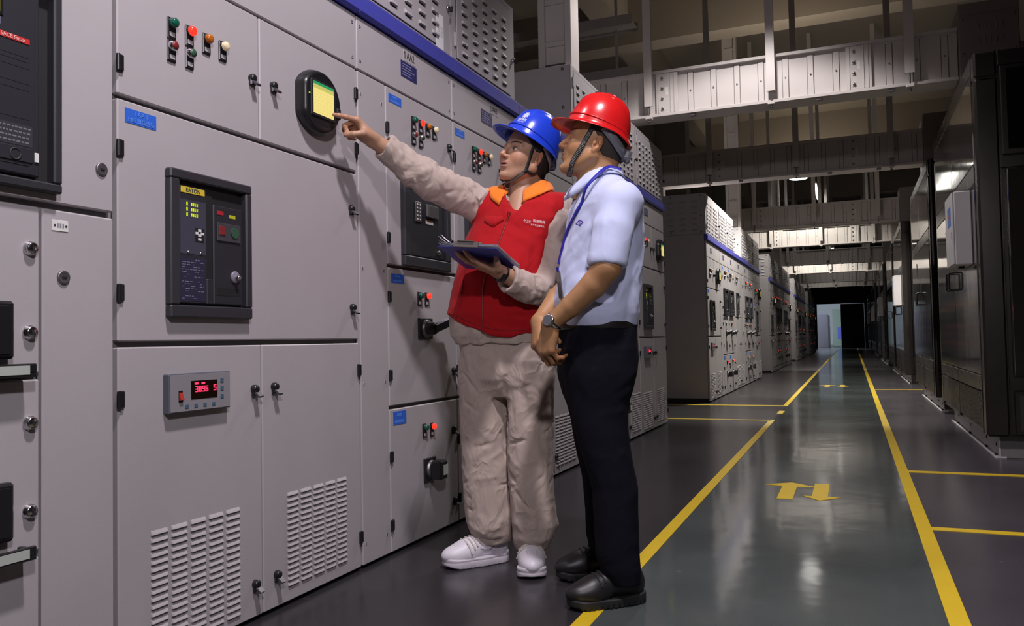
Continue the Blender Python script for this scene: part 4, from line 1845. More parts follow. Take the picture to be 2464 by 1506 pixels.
def solid_obj(name, f, lo, hi, h, m, parent, smooth=1, color=None, xf=None):
    Vt, Q = solid_mesh(f, lo, hi, h, smooth)
    col = color(Vt) if color else None
    if xf is not None:
        Vt = Vt @ np.asarray(xf[1], F32).T + V3(*xf[0])
    o = bpy.data.objects.new(name, mesh_np(name, Vt, Q, m, col))
    return link(o, parent)


def join_np(parts):
    vs, qs, cs, n = [], [], [], 0
    for Vt, Q, c in parts:
        vs.append(Vt)
        qs.append(Q + n)
        cs.append(c)
        n += len(Vt)
    return np.concatenate(vs), np.concatenate(qs), np.concatenate(cs)


def march(f, P, d, far=.25, off=.0008):
    """move points along direction d until they lie just off the solid"""
    P = np.array(P, F32)
    d = np.array(d, F32)
    d = d / np.linalg.norm(d)
    t = np.zeros(len(P), F32)
    for _ in range(40):
        s = f(P + d * t[:, None]) - off
        t = np.minimum(t + s * .8, far)
    return P + d * t[:, None]


def grad(f, P, e_=.002):
    P = np.array(P, F32)
    g = np.stack([f(P + e_ * np.eye(3, dtype=F32)[i]) - f(P - e_ * np.eye(3, dtype=F32)[i]) for i in range(3)], 1)
    return g / (np.linalg.norm(g, axis=1)[:, None] + 1e-9)


def settle(f, P, off=.002, it=6):
    """pull points onto the surface of a solid"""
    P = np.array(P, F32)
    for _ in range(it):
        P = P - grad(f, P) * (f(P) - off)[:, None]
    return P


def spline(pts, n):
    pts = [np.array(p, float) for p in pts]
    pts = [2 * pts[0] - pts[1]] + pts + [2 * pts[-1] - pts[-2]]
    out = []
    m = len(pts) - 3
    for i in range(n):
        s = m * i / (n - 1)
        k = min(int(s), m - 1)
        t = s - k
        a, b, c, d = pts[k:k + 4]
        out.append(.5 * (2 * b + (c - a) * t + (2 * a - 5 * b + 4 * c - d) * t * t + (3 * b - a - 3 * c + d) * t ** 3))
    return np.array(out, F32)


def ribbon(name, pts, nrm, w, t, m, parent, wave=0, flat_shade=False):
    """a strap of width w and thickness t along pts, its face turned towards nrm"""
    pts, nrm = np.array(pts, float), np.array(nrm, float)
    b = MB()
    n = len(pts)
    T = np.gradient(pts, axis=0)
    vs = []
    for i in range(n):
        tt = T[i] / (np.linalg.norm(T[i]) + 1e-9)
        nn = nrm[i] - tt * (nrm[i] @ tt)
        nn /= np.linalg.norm(nn) + 1e-9
        s = np.cross(tt, nn)
        ww = w[i] if hasattr(w, '__len__') else w
        for a, c in ((-1, 0), (-1, 1), (1, 1), (1, 0)):
            vs.append(pts[i] + s * ww * .5 * a + nn * t * c)
    fs = []
    for i in range(n - 1):
        for k in range(4):
            fs.append((i * 4 + k, i * 4 + (k + 1) % 4, (i + 1) * 4 + (k + 1) % 4, (i + 1) * 4 + k))
    b.add(vs, fs, 0, not flat_shade)
    b.add(vs, [(0, 1, 2, 3), tuple(range(4 * n - 4, 4 * n))], 0)
    return b.build(name, m, parent)


def frame_from(fwd, up):
    """columns: forward, left, up"""
    f = np.array(fwd, float)
    f /= np.linalg.norm(f)
    u = np.array(up, float)
    l = np.cross(u, f)
    l /= np.linalg.norm(l)
    u = np.cross(f, l)
    return np.stack([f, l, u], 1)


def skin_material(name):
    m = bpy.data.materials.new(name)
    m.use_nodes = True
    nt = m.node_tree
    b = nt.nodes['Principled BSDF']
    at = nt.nodes.new('ShaderNodeVertexColor')
    at.layer_name = 'Col'
    nt.links.new(at.outputs['Color'], b.inputs['Base Color'])
    b.inputs['Roughness'].default_value = .48
    b.inputs['Subsurface Weight'].default_value = .12
    b.inputs['Subsurface Radius'].default_value = (.010, .004, .002)
    b.inputs['Subsurface Scale'].default_value = .5
    tc = nt.nodes.new('ShaderNodeTexCoord')
    nz = nt.nodes.new('ShaderNodeTexNoise')
    nz.inputs['Scale'].default_value = 380
    nt.links.new(tc.outputs['Object'], nz.inputs['Vector'])
    bp = nt.nodes.new('ShaderNodeBump')
    bp.inputs['Strength'].default_value = .12
    bp.inputs['Distance'].default_value = .001
    nt.links.new(nz.outputs['Fac'], bp.inputs['Height'])
    nt.links.new(bp.outputs['Normal'], b.inputs['Normal'])
    return m


SKIN = skin_material('skin')


def cloth(name, color, rough=.85, weave=900, sheen=.15, vary=.05, crease=0.0, cscale=7.0, spec=.3):
    m = mat(name, color, rough, bump=.35, bscale=weave, vary=vary, vscale=14, spec=spec)
    nt = m.node_tree
    b = nt.nodes['Principled BSDF']
    b.inputs['Sheen Weight'].default_value = sheen
    if crease:
        # fine sharp creases
        tc = nt.nodes.new('ShaderNodeTexCoord')
        mp = nt.nodes.new('ShaderNodeMapping')
        mp.inputs['Scale'].default_value = (1.0, 1.0, .7)
        mp.inputs['Rotation'].default_value = (.4, .5, .2)
        nt.links.new(tc.outputs['Object'], mp.inputs['Vector'])
        n = nt.nodes.new('ShaderNodeTexNoise')
        n.inputs['Scale'].default_value = cscale
        n.inputs['Detail'].default_value = 2.2
        n.inputs['Distortion'].default_value = .7
        nt.links.new(mp.outputs['Vector'], n.inputs['Vector'])
        sb = nt.nodes.new('ShaderNodeMath')
        sb.operation = 'SUBTRACT'
        sb.inputs[1].default_value = .5
        nt.links.new(n.outputs['Fac'], sb.inputs[0])
        ab = nt.nodes.new('ShaderNodeMath')
        ab.operation = 'ABSOLUTE'
        nt.links.new(sb.outputs[0], ab.inputs[0])
        bp2 = nt.nodes.new('ShaderNodeBump')
        bp2.inputs['Strength'].default_value = crease
        bp2.inputs['Distance'].default_value = .05
        bp2.invert = True
        nt.links.new(ab.outputs[0], bp2.inputs['Height'])
        old = b.inputs['Normal'].links[0].from_node
        nt.links.new(bp2.outputs['Normal'], old.inputs['Normal'])
    return m


# ---- heads -----------------------------------------------------------------


def blob(P, c, r):
    q = (P - V3(*c)) / V3(*r)
    return np.exp(-(q * q).sum(1))


def head_solid(jaw=1.0, lid=.25, mouth=.0, nose=1.0, shut=False):
    """x forward, y to the left ear, z up; origin between the ears at eye level"""
    H = Solid(ell((-.014, 0, .045), (.097, .079, .088)))
    H.add(ell((.030, 0, -.015), (.062, .067 * jaw, .085)), .03)
    H.add(ell((.036, 0, -.072), (.050, .052 * jaw, .046)), .03)
    for s in (1, -1):
        H.add(rcone((-.004, s * .056 * jaw, -.050), (.060, s * .024, -.102), .022, .019), .02)
        H.add(ell((.056, s * .040, -.028), (.030, .026, .030)), .025)
        H.add(rcone((.083, s * .012, .021), (.070, s * .048, .019), .009, .009), .012)      # brow ridge
    H.add(ell((.076, 0, -.106), (.021, .024, .018)), .016)                                     # chin
    H.add(ell((.073, 0, -.062), (.024, .032, .028)), .015)                                     # muzzle
    for s in (1, -1):
        H.cut(ell((.096, s * .031, .000), (.020, .021, .013)), .012)                           # eye socket
    # nose
    N = Solid(rcone((.088, 0, .012), (.110 + .003 * nose, 0, -.030), .0075, .0105), k=.006)
    for s in (1, -1):
        N.add(ell((.099, s * .0135, -.035), (.011, .0078, .0082)), .006)
    H.add(N, .008)
    for s in (1, -1):
        H.cut(ell((.104, s * .0065, -.0435), (.0055, .0036, .004)), .002)
    # eyeballs with lids
    for s in (1, -1):
        if shut:
            H.add(ell((.0760, s * .0315, .000), (.0135, .0160, .0130)), .003)
            H.cut(ell((.0900, s * .0315, -.0035), (.008, .0140, .0012)), .001)
            continue
        H.add(ell((.0765, s * .0315, .000), (.0125, .0145, .0125)), .0015)
        up = Solid(ell((.0765, s * .0315, .0005), (.0140, .0162, .0138)))
        up.keep(half((.15, 0, -1), .0765 * .15 + lid * .012 - .0028))
        H.add(up, .0012)
        lo_ = Solid(ell((.0762, s * .0315, -.0005), (.0138, .0162, .0136)))
        lo_.keep(half((-.1, 0, 1), -.0762 * .1 - .0062))
        H.add(lo_, .0015)
    # lips
    H.add(ell((.0925, 0, -.0585 + mouth * .2), (.0105, .0215, .0058)), .004)
    H.add(ell((.0900, 0, -.0715 - mouth), (.0110, .0190, .0070)), .004)
    H.cut(ell((.1010, 0, -.0650 - mouth * .4), (.0120, .0225, .0013 + mouth * .6)), .002)
    H.cut(rcone((.104, 0, -.047), (.103, 0, -.053), .0032, .0032), .005)                       # philtrum
    H.cut(ell((.099, 0, -.0875), (.010, .024, .006)), .010)                                    # under the lip
    # ears
    for s in (1, -1):
        R = frame_from((.93, s * .34, .10), (-.12, s * .18, 1))
        E1 = Solid(ell((-.010, s * .0800, -.012), (.0185, .0060, .0320), R))
        E1.cut(ell((-.006, s * .0870, -.008), (.0115, .0062, .0205), R), .004)
        E1.add(ell((-.001, s * .0820, -.012), (.0045, .0042, .0070), R), .003)
        E1.add(rcone((-.018, s * .0835, -.012), (-.006, s * .0845, .008), .0026, .0022), .003)
        E1.add(ell((-.004, s * .0780, -.038), (.0078, .0052, .0090), R), .004)
        H.add(E1, .005)
    # neck
    H.add(chain([(-.026, 0, -.040), (-.032, 0, -.110), (-.044, 0, -.20)], [.055, .055, .064]), .022)
    H.add(rcone((-.050, 0, -.02), (-.065, 0, -.15), .05, .05), .02)
    return H


def head_color(P, base, brow=(.012, .010, .010), stubble=0.0, shut=False, hairline=None, lip=(.40, .17, .14)):
    n = len(P)
    c = np.tile(V3(*base), (n, 1))

    def blend(w, col):
        nonlocal c
        w = np.clip(w, 0, 1)[:, None]
        c = c * (1 - w) + V3(*col) * w
    red = V3(*base) * V3(1.16, .82, .78)
    for s in (1, -1):
        blend(.5 * blob(P, (.08, s * .045, -.032), (.03, .022, .022)), red)
        blend(.6 * blob(P, (-.012, s * .085, -.012), (.02, .012, .03)), red)
    blend(.5 * blob(P, (.112, 0, -.032), (.016, .018, .014)), red)
    blend(1.3 * blob(P, (.098, 0, -.0585), (.012, .020, .0050)), lip)
    blend(1.3 * blob(P, (.096, 0, -.0720), (.012, .017, .0062)), lip)
    blend(2.2 * blob(P, (.100, 0, -.0655), (.014, .019, .0018)), (.10, .03, .03))
    for s in (1, -1):
        # eyebrow: a band that thins outwards
        t = np.clip((np.abs(P[:, 1]) - .012) / .040, 0, 1)
        zc = .0235 + .008 * np.sin(t * 2.2) - .003 * t
        band = np.exp(-((P[:, 2] - zc) / (.0048 - .0022 * t)) ** 2) * (P[:, 1] * s > .011) * (P[:, 1] * s < .055) * (P[:, 0] > .035)
        blend(1.2 * band, brow)
        if shut:
            blend(1.4 * blob(P, (.088, s * .0315, -.0030), (.010, .0135, .0016)), (.02, .012, .01))
            continue
        # eyeball
        q = P - V3(.0765, s * .0315, 0)
        e_ = np.sqrt(((q / V3(.0125, .0145, .0125)) ** 2).sum(1))
        front = (P[:, 0] > .080) & (e_ < 1.05)
        c[front] = V3(.50, .46, .43)
        yy, zz = P[:, 1] - s * .0315 - EYE_OFF[0], P[:, 2] - EYE_OFF[1]
        iris = front & (yy * yy + zz * zz < .0070 ** 2)
        c[iris] = V3(.012, .008, .006)
        lash = (np.abs(e_ - 1.085) < .045) & (P[:, 0] > .074) & (P[:, 2] > -.0005)
        c[lash] = c[lash] * .25
    if stubble:
        w = blob(P, (.07, 0, -.095), (.05, .06, .035)) + .8 * blob(P, (.10, 0, -.05), (.02, .03, .008))
        blend(stubble * w, V3(*base) * V3(.62, .64, .68))
    return c


EYE_OFF = (0, 0)


# ---- hands -----------------------------------------------------------------


def hand_solid(side, flex, thumb, splay=(6, 1, -4, -10), scale=1.0):
    """x to the fingers, y*side to the thumb, z out of the back of the hand. flex: per finger three bends in degrees.
    thumb: three points after the wrist joint"""
    mcp = [(.090, .0265, .000), (.094, .0065, .003), (.089, -.0135, .001), (.079, -.0310, -.004)]
    ln = [(.044, .026, .021), (.049, .030, .022), (.045, .028, .022), (.035, .021, .019)]
    rr = [(.0103, .0092, .0082, .0066), (.0105, .0094, .0083, .0067), (.0100, .0090, .0080, .0064), (.0090, .0080, .0072, .0058)]
    S = side
    sw = lambda p: (p[0] * scale, p[1] * S * scale, p[2] * scale)
    palm = Solid()
    for i, m in enumerate(mcp):
        palm.add(rcone(sw((.004, .016 - .010 * i, .0)), sw(m), (.0175 - (.002 if i == 3 else 0)) * scale, .0128 * scale), .014)
    palm.add(ell(sw((.036, .024, -.011)), np.array((.032, .017, .015)) * scale), .012)
    palm.add(ell(sw((.040, -.022, -.010)), np.array((.034, .014, .014)) * scale), .012)
    tips = []
    joints = []
    H = Solid(palm)
    fingers = None
    for i, m in enumerate(mcp):
        a = math.radians(splay[i])
        base = np.array(m, float)
        dirx = np.array((math.cos(a), math.sin(a), 0))
        pts, ang = [base], 0
        for j in range(3):
            ang += math.radians(flex[i][j])
            d = dirx * math.cos(ang) + np.array((0, 0, -1)) * math.sin(ang)
            pts.append(pts[-1] + d * ln[i][j])
        P_ = [sw(q) for q in pts]
        F = Solid(rcone(P_[0], P_[1], rr[i][0] * scale, rr[i][1] * scale), k=.003)
        F.add(rcone(P_[1], P_[2], rr[i][1] * scale, rr[i][2] * scale), .004)
        F.add(rcone(P_[2], P_[3], rr[i][2] * scale, rr[i][3] * scale), .004)
        for j in (1, 2):
            F.add(ell(P_[j], (rr[i][j] * 1.06 * scale,) * 3), .002)
        fingers = F if fingers is None else fingers
        if fingers is not F:
            fingers = Solid(fingers)
            fingers.add(F, .0008)
        nd = dirx * math.sin(ang) + np.array((0, 0, 1)) * math.cos(ang)
        tips.append((np.array(P_[3]), np.array(P_[3]) + np.array(sw(nd)) * .006))
        joints.append(P_)
    H.add(fingers, .006)
    tp = [sw((.012, .018, -.006))] + [sw(q) for q in thumb]
    T = Solid(rcone(tp[0], tp[1], .0165 * scale, .0130 * scale), k=.004)
    T.add(rcone(tp[1], tp[2], .0128 * scale, .0108 * scale), .006)
    T.add(rcone(tp[2], tp[3], .0110 * scale, .0080 * scale), .006)
    H.add(T, .010)
    return H, tips, joints, tp


def hand_color(P, base, joints, tips=None):
    c = np.tile(V3(*base), (len(P), 1))
    red = V3(*base) * V3(1.12, .80, .76)
    for J in joints:
        for k, q in enumerate(J):
            w = np.clip(.5 * np.exp(-((P - V3(*q)) ** 2).sum(1) / .012 ** 2), 0, 1)[:, None]
            c = c * (1 - w) + red * w
    return c


# ---- helmets ---------------------------------------------------------------


def helmet(parent, name, o, R, m, a=.122, b_=.106, hgt=.142, brim=.045, vents=True):
    """x forward, z up; origin at the centre of the rim"""
    nu, nt_ = 96, 22
    V_, fs = [], []
    S = lambda e0, e1, x: (lambda t: t * t * (3 - 2 * t))(min(1, max(0, (x - e0) / (e1 - e0))))

    def dome(u, t, grow=0.0):
        # t: 0 rim .. 1 top
        th = t * math.pi / 2
        cr = math.cos(th) ** .80
        x, y, z = a * cr * math.cos(u), b_ * cr * math.sin(u), hgt * math.sin(th) ** 1.0
        # raised crown band running front to back
        ridge = S(.043, .036, abs(y)) * S(.32, .55, t)
        side = S(.060, .053, abs(abs(y) - .0)) * 0
        k = 1 + grow + .040 * ridge
        x *= k
        y *= k
        z *= k
        # shallow swell above the rim
        z += .0
        flare = .004 * (1 - S(0, .12, t))
        x += flare * math.cos(u)
        y += flare * math.sin(u)
        return x, y, z

    def rim(u, s):
        """s: 0 dome edge .. 1 outer edge of the brim"""
        x, y, z = dome(u, 0)
        au = abs((u + math.pi) % (2 * math.pi) - math.pi)
        w = .007 + brim * S(1.45, .25, au) + .006 * S(2.3, 3.0, au)
        dz = -.007 * S(1.5, .2, au) - .016 * S(2.0, 2.9, au) - .004
        r = math.hypot(math.cos(u) * b_, math.sin(u) * a)
        nx, ny = math.cos(u) * b_ / r, math.sin(u) * a / r
        nx, ny = (nx * .55 + math.cos(u) * .45 + .22 * S(1.3, .3, au)), (ny * .55 + math.sin(u) * .45)
        q = math.hypot(nx, ny)
        return x + nx / q * w * s, y + ny / q * w * s, z + dz * s ** 1.3
    rows = []
    for i in range(nt_ + 1):
        t = 1 - i / nt_
        rows.append([dome(2 * math.pi * k / nu, t) for k in range(nu)])
    for s in (.2, .5, .8, 1.0):
        rows.append([rim(2 * math.pi * k / nu, s) for k in range(nu)])
    lo_ = [rim(2 * math.pi * k / nu, 1.0) for k in range(nu)]
    rows.append([(x, y, z - .003) for x, y, z in lo_])
    for s in (.7, .3):
        rows.append([(x, y, z - .0035) for x, y, z in [rim(2 * math.pi * k / nu, s) for k in range(nu)]])
    for t in (0, .3, .6, .9):
        rows.append([(x * .965, y * .965, z * .965 - .003 * (1 - t)) for x, y, z in [dome(2 * math.pi * k / nu, t) for k in range(nu)]])
    for r in rows:
        V_ += r
    for i in range(len(rows) - 1):
        for k in range(nu):
            fs.append((i * nu + k, i * nu + (k + 1) % nu, (i + 1) * nu + (k + 1) % nu, (i + 1) * nu + k))
    b = MB()
    b.add(V_, fs, 0, True)
    # raised bead around the shell above the brim
    pts = []
    for k in range(nu + 1):
        u = 2 * math.pi * k / nu
        x, y, z = dome(u, .10)
        pts.append((x * 1.004, y * 1.004, z + .010 * math.cos(u)))
    b.tube(pts, .0028, 6, 0)
    M = Matrix([[*R[0], o[0]], [*R[1], o[1]], [*R[2], o[2]], [0, 0, 0, 1]])
    root = b.build(name, [m], parent)
    root.matrix_local = M
    if vents:
        v = MB()
        for s in (1, -1):
            for x0, x1 in ((-.045, -.020), (-.008, .016), (.028, .050)):
                for seg in range(3):
                    pass
                pts = []
                for q in range(4):
                    x = x0 + (x1 - x0) * q / 3
                    y = s * .034
                    # height of the shell there
                    lo, hi = 0.0, 1.0
                    best = None
                    for t in np.linspace(.5, 1, 60):
                        cr = math.cos(t * math.pi / 2) ** .80
                        for_u = math.atan2(y / b_, x / a)
                        X, Y, Z = dome(for_u, t)
                        dd = (X - x) ** 2 + (Y - y) ** 2
                        if best is None or dd < best[0]:
                            best = (dd, X, Y, Z)
                    pts.append((best[1], best[2], best[3] + .0002))
                v.tube(pts, .0026, 6, 0)
        v.build('vent_slot', [MATTE], root)
    return root, dome


# ---- shoes -----------------------------------------------------------------


def shoe_solid(scale=1.0, sole=.030, chunky=1.0):
    """x to the toe, y left, z up; ankle over the origin"""
    U = Solid(ell((.105, 0, .046), (.080, .047, .040)))
    U.add(rcone((.085, .0, .058), (.015, 0, .080), .040, .041), .03)
    U.add(ell((-.040, 0, .062), (.048, .039, .060)), .03)
    U.add(rcone((-.005, 0, .07), (-.012, 0, .125), .043, .043), .02)
    U.keep(half((0, 0, -1), -sole * .8))
    U.keep(half((0, 0, 1), .118))

    def d2(P, g):
        a = rcone((-.045, 0, 0), (.030, 0.004, 0), .043, .040)
        b = rcone((.030, .004, 0), (.125, -.002, 0), .040, .051)
        Q = P.copy()
        Q[:, 2] = 0
        return smin(a(Q), b(Q), .02) - g

    def sole_f(P):
        g = d2(P, .002 * chunky)
        z = P[:, 2]
        spring = np.clip((P[:, 0] - .10) / .07, 0, 1) ** 2 * .012
        top = sole + .006 * np.clip(-P[:, 0] / .08, 0, 1)
        dz = np.maximum(z - top - spring * .5, spring - z)
        q = np.maximum(g + .004, 0) ** 2 + np.maximum(dz + .004, 0) ** 2
        return np.sqrt(q) - .004 + np.minimum(np.maximum(g + .004, dz + .004), 0)
    return U, sole_f

# ==================================================================== the man in the red helmet
def part_of(o, parent):
    """make o (given in the person's frame) a sub-part of a part"""
    o.parent = parent
    o.matrix_parent_inverse = parent.matrix_basis.inverted()
    return o


def seg_strip(name, rows, m, parent, smooth=True):
    """a thick sheet from two stacks of rows of points (outer, inner)"""
    outer, inner = rows
    b = MB()
    nr, nc = len(outer), len(outer[0])
    vs = [p for r in outer for p in r] + [p for r in inner for p in r]
    o2 = nr * nc
    fs = []
    for i in range(nr - 1):
        for j in range(nc - 1):
            a = (i * nc + j, i * nc + j + 1, (i + 1) * nc + j + 1, (i + 1) * nc + j)
            fs.append(a)
            fs.append(tuple(o2 + q for q in a[::-1]))
    for j in range(nc - 1):
        fs.append((j, o2 + j, o2 + j + 1, j + 1))
        q = (nr - 1) * nc
        fs.append((q + j, q + j + 1, o2 + q + j + 1, o2 + q + j))
    for i in range(nr - 1):
        fs.append((i * nc, (i + 1) * nc, o2 + (i + 1) * nc, o2 + i * nc))
        q = nc - 1
        fs.append((i * nc + q, o2 + i * nc + q, o2 + (i + 1) * nc + q, (i + 1) * nc + q))
    b.add(vs, fs, 0, smooth)
    return b.build(name, m, parent)


def text_on(name, s, size, m, parent, f, origin, right, up, look, sx=1.0, off=.0012):
    """lettering laid onto a cloth surface"""
    me = text_mesh(s, size, 0.0, 'CENTER')
    # split long edges so the letters follow the cloth
    bm = bmesh.new()
    bm.from_mesh(me)
    bmesh.ops.triangulate(bm, faces=bm.faces)
    bm.to_mesh(me)
    bm.free()
    n = len(me.vertices)
    co = np.zeros(n * 3, F32)
    me.vertices.foreach_get('co', co)
    co = co.reshape(-1, 3)
    right, up = V3(*right), V3(*up)
    P = V3(*origin) + co[:, :1] * sx * right + co[:, 1:2] * up
    P = march(f, P, look, .6, off)
    me.vertices.foreach_set('co', P.ravel())
    me.update()
    me.name = name
    me.materials.clear()
    me.materials.append(m)
    o = bpy.data.objects.new(name, me)
    return link(o, parent)


RP = thing('person', 'man in a red helmet, pale blue short-sleeved shirt and navy trousers, hands clasped in front', 'person', (-.77, 2.66, 0), YAW)
SH_R = cloth('pale_blue_shirt_cloth', (0.52, 0.57, 0.80), .8, 1100, crease=.16, cscale=8)
TR_R = cloth('navy_trouser_cloth', (0.0052, 0.0052, 0.0098), .9, 1200, .0, crease=.25, cscale=8, spec=.12)
LEATHER = mat('black_leather', (0.012, 0.011, 0.012), 0.42, bump=.05, bscale=400)
RUBBER = mat('black_rubber', (0.012, 0.012, 0.012), 0.62)
SILVER = mat('watch_steel', (0.55, 0.55, 0.56), 0.22, 1.0)
STRAP = mat('black_webbing', (0.012, 0.012, 0.012), 0.7)
STRAPW = mat('strap_grey_weave', (0.22, 0.22, 0.22), 0.7)
HAIRM = mat('black_hair', (0.010, 0.009, 0.009), 0.6, bump=.8, bscale=500)

ANG_R = math.atan2(-.22, -.97)                    # facing direction of the chest
# -- torso
tor = column([(.885, -.026, 0, .124, .158, ANG_R), (.925, -.027, 0, .135, .168, ANG_R), (.975, -.026, 0, .140, .170, ANG_R), (1.06, -.013, 0, .135, .164, ANG_R),
              (1.19, .004, 0, .124, .172, ANG_R), (1.28, .008, 0, .112, .178, ANG_R), (1.335, .004, 0, .088, .125, ANG_R), (1.375, -.004, 0, .070, .085, ANG_R),
              (1.400, -.008, 0, .060, .062, ANG_R)], 2.3)
LSH, LEL, LWR = (.040, -.168, 1.275), (-.014, -.222, 1.065), (-.190, -.150, .893)
RSH, REL, RWR = (-.030, .168, 1.275), (-.065, .165, 1.07), (-.222, -.028, .905)
shirt = Solid(tor)
shirt.add(rcone((.002, -.03, 1.335), LSH, .060, .066), .045)
shirt.add(rcone((-.008, .03, 1.335), RSH, .060, .066), .045)
shirt.add(chain([LSH, (.012, -.198, 1.19), (-.010, -.214, 1.095)], [.064, .063, .064]), .022)
shirt.add(chain([RSH, (-.05, .19, 1.19), (-.06, .185, 1.095)], [.066, .064, .062]), .03)
# the sleeve ends square and is hollow at the hem
hem = half((-.16, -.16, -1), -(1.082))
dn = np.array((.16 * .0 - .10, -.10, -1.0))
dn = dn / np.linalg.norm(dn)
p_h = np.array((-.015, -.216, 1.070))
slv_cut = Solid(rcone(p_h + dn * .06, p_h + dn * .0, .088, .088))
slv_cut.keep(half(tuple(-dn), float(-dn @ p_h)))
shirt.cut(slv_cut, .003)
shirt.ridge(folds([
    ((.075, -.155, 1.16), (-.03, -.165, .97), .016, .012), ((.105, -.12, 1.10), (.01, -.165, .955), .014, .011), ((.06, -.16, 1.20), (.03, -.17, 1.02), .012, -.008),
    ((.118, -.06, 1.03), (.03, -.16, .935), .013, .010), ((-.06, -.16, 1.0), (-.15, -.10, .94), .014, .007), ((-.02, -.17, 1.28), (-.10, -.14, 1.12), .014, .005),
    ((-.04, -.17, 1.22), (-.05, -.18, 1.04), .012, -.006), ((.115, -.05, 1.20), (.10, -.13, 1.02), .014, .007), ((.07, -.20, 1.27), (.045, -.25, 1.12), .012, .005),
    ((-.02, -.25, 1.24), (-.03, -.26, 1.10), .012, .004), ((.10, -.10, .96), (.0, -.17, .925), .010, .007), ((-.10, -.13, .955), (-.16, -.03, .935), .010, .006),
    ((-.105, -.09, 1.30), (-.125, -.05, 1.12), .010, .003)]))
shirt.ridge(crumple(.0050, 20, 3))
S_R = solid_obj('shirt', shirt, (-.25, -.33, .87), (.22, .31, 1.42), .0044, SH_R, RP, 1)
b = MB()
# seam stitching: sleeve hem band
# -- collar
def collar(name, m, parent, c, ang, rx, ry, zb, zf, fall, open_, tipx, n=41, flare=.020, th=.004, over=None, puff=.006):
    """folded shirt collar round a neck. ang: facing direction"""
    rows_o, rows_i = [], []
    for lv in range(5):
        ro, ri = [], []
        for i in range(n):
            f_ = -1 + 2 * i / (n - 1)
            ph = f_ * (math.pi - open_)
            # ph 0 at the back, +-pi at the front
            w = abs(f_) ** 2.2
            x, y = -math.cos(ph), math.sin(ph)
            zt = zb + (zf - zb) * w
            k = lv / 4
            out = flare * math.sin(k * math.pi / 2)
            tip = tipx * w ** 3 * k
            z = zt - fall * k ** 1.2 * (1 + .25 * w) + puff * math.sin(k * math.pi)
            px, py = (rx + out + tip) * x, (ry + out * 1.1 + tip * .3) * y
            q = (c[0] + px * math.cos(ang) - py * math.sin(ang), c[1] + px * math.sin(ang) + py * math.cos(ang), z)
            ro.append(q)
            qx, qy = (rx + out + tip - th) * x, (ry + out * 1.1 + tip * .3 - th) * y
            ri.append((c[0] + qx * math.cos(ang) - qy * math.sin(ang), c[1] + qx * math.sin(ang) + qy * math.cos(ang), z - .001))
        if over is not None:
            A, B = np.array(ro, F32), np.array(ri, F32)
            for _ in range(4):
                for X, off in ((A, .0035 + th), (B, .003)):
                    d = over(X)
                    X += grad(over, X) * np.clip(off - d, 0, .03)[:, None]
            ro, ri = [tuple(q) for q in A], [tuple(q) for q in B]
        rows_o.append(ro)
        rows_i.append(ri)
    return seg_strip(name, (rows_o, rows_i), [m], parent)


collar('collar', SH_R, RP, (-.014, 0), ANG_R, .071, .069, 1.422, 1.372, .046, .20, .026, over=shirt)
# -- badge ribbon and badge
lan = mat('lanyard_blue', (0.012, 0.012, 0.32), .55)
pts = [(.050, -.050, 1.385), (.036, -.068, 1.392), (.010, -.085, 1.394), (-.027, -.10, 1.356), (-.062, -.12, 1.317), (-.080, -.13, 1.285), (-.100, -.13, 1.251), (-.124, -.12, 1.20), (-.145, -.11, 1.126), (-.150, -.10, 1.10)]
pts = spline(pts, 26)
q = march(shirt, np.stack([pts[:, 0], np.full(26, -.40, F32), pts[:, 2]], 1), (0, 1, 0), .5, .003)
N_ = grad(shirt, q)
q = q + N_ * (.016 * np.clip((q[:, 2:3] - 1.30) / .03, 0, 1))
ribbon('lanyard', q, N_ + np.array((0, -.3, 0)), .014, .0012, lan, RP)
b = MB()
b.box(-.002, .002, -.022, .022, -.120, 0, .0015, 0)
b.box(-.003, .003, -.007, .007, -.002, .016, .002, 1)
o = b.build('badge', [mat('badge_clear_grey', (0.12, 0.12, 0.13), .12), lan], RP, (-.158, -.075, 1.068), (0, math.radians(6), ANG_R))
# small blue diamond on the breast
dm = []
for (du, dz, s) in ((0, 0, 1.0), (0, 0, .62)):
    pass
bb = MB()
def quad_ring(c, r0, r1):
    k = [(1, 0), (0, 1.05), (-1, 0), (0, -1.05)]
    out = [(c[0] + r0 * x, -.4, c[1] + r0 * z) for x, z in k] + [(c[0] + r1 * x, -.4, c[1] + r1 * z) for x, z in k]
    return out, [(i, (i + 1) % 4, 4 + (i + 1) % 4, 4 + i) for i in range(4)]
v_, f_ = quad_ring((-.086, 1.224), .0115, .0082)
bb.add(march(shirt, np.array(v_, F32), (0, 1, 0), .5, .0012), f_, 0)
v_ = np.array([(-.086 + .0034 * x, -.4, 1.224 + .0050 * z) for x, z in ((1, 0), (.5, 1), (-.5, 1), (-1, 0), (-.5, -1), (.5, -1))], F32)
bb.add(march(shirt, v_, (0, 1, 0), .5, .0012), [(0, 1, 2, 3, 4, 5)], 1)
bb.build('breast_emblem', [mat('emblem_blue', (0.03, 0.03, 0.42), .6), mat('emblem_pink', (0.35, 0.20, 0.45), .6)], RP)

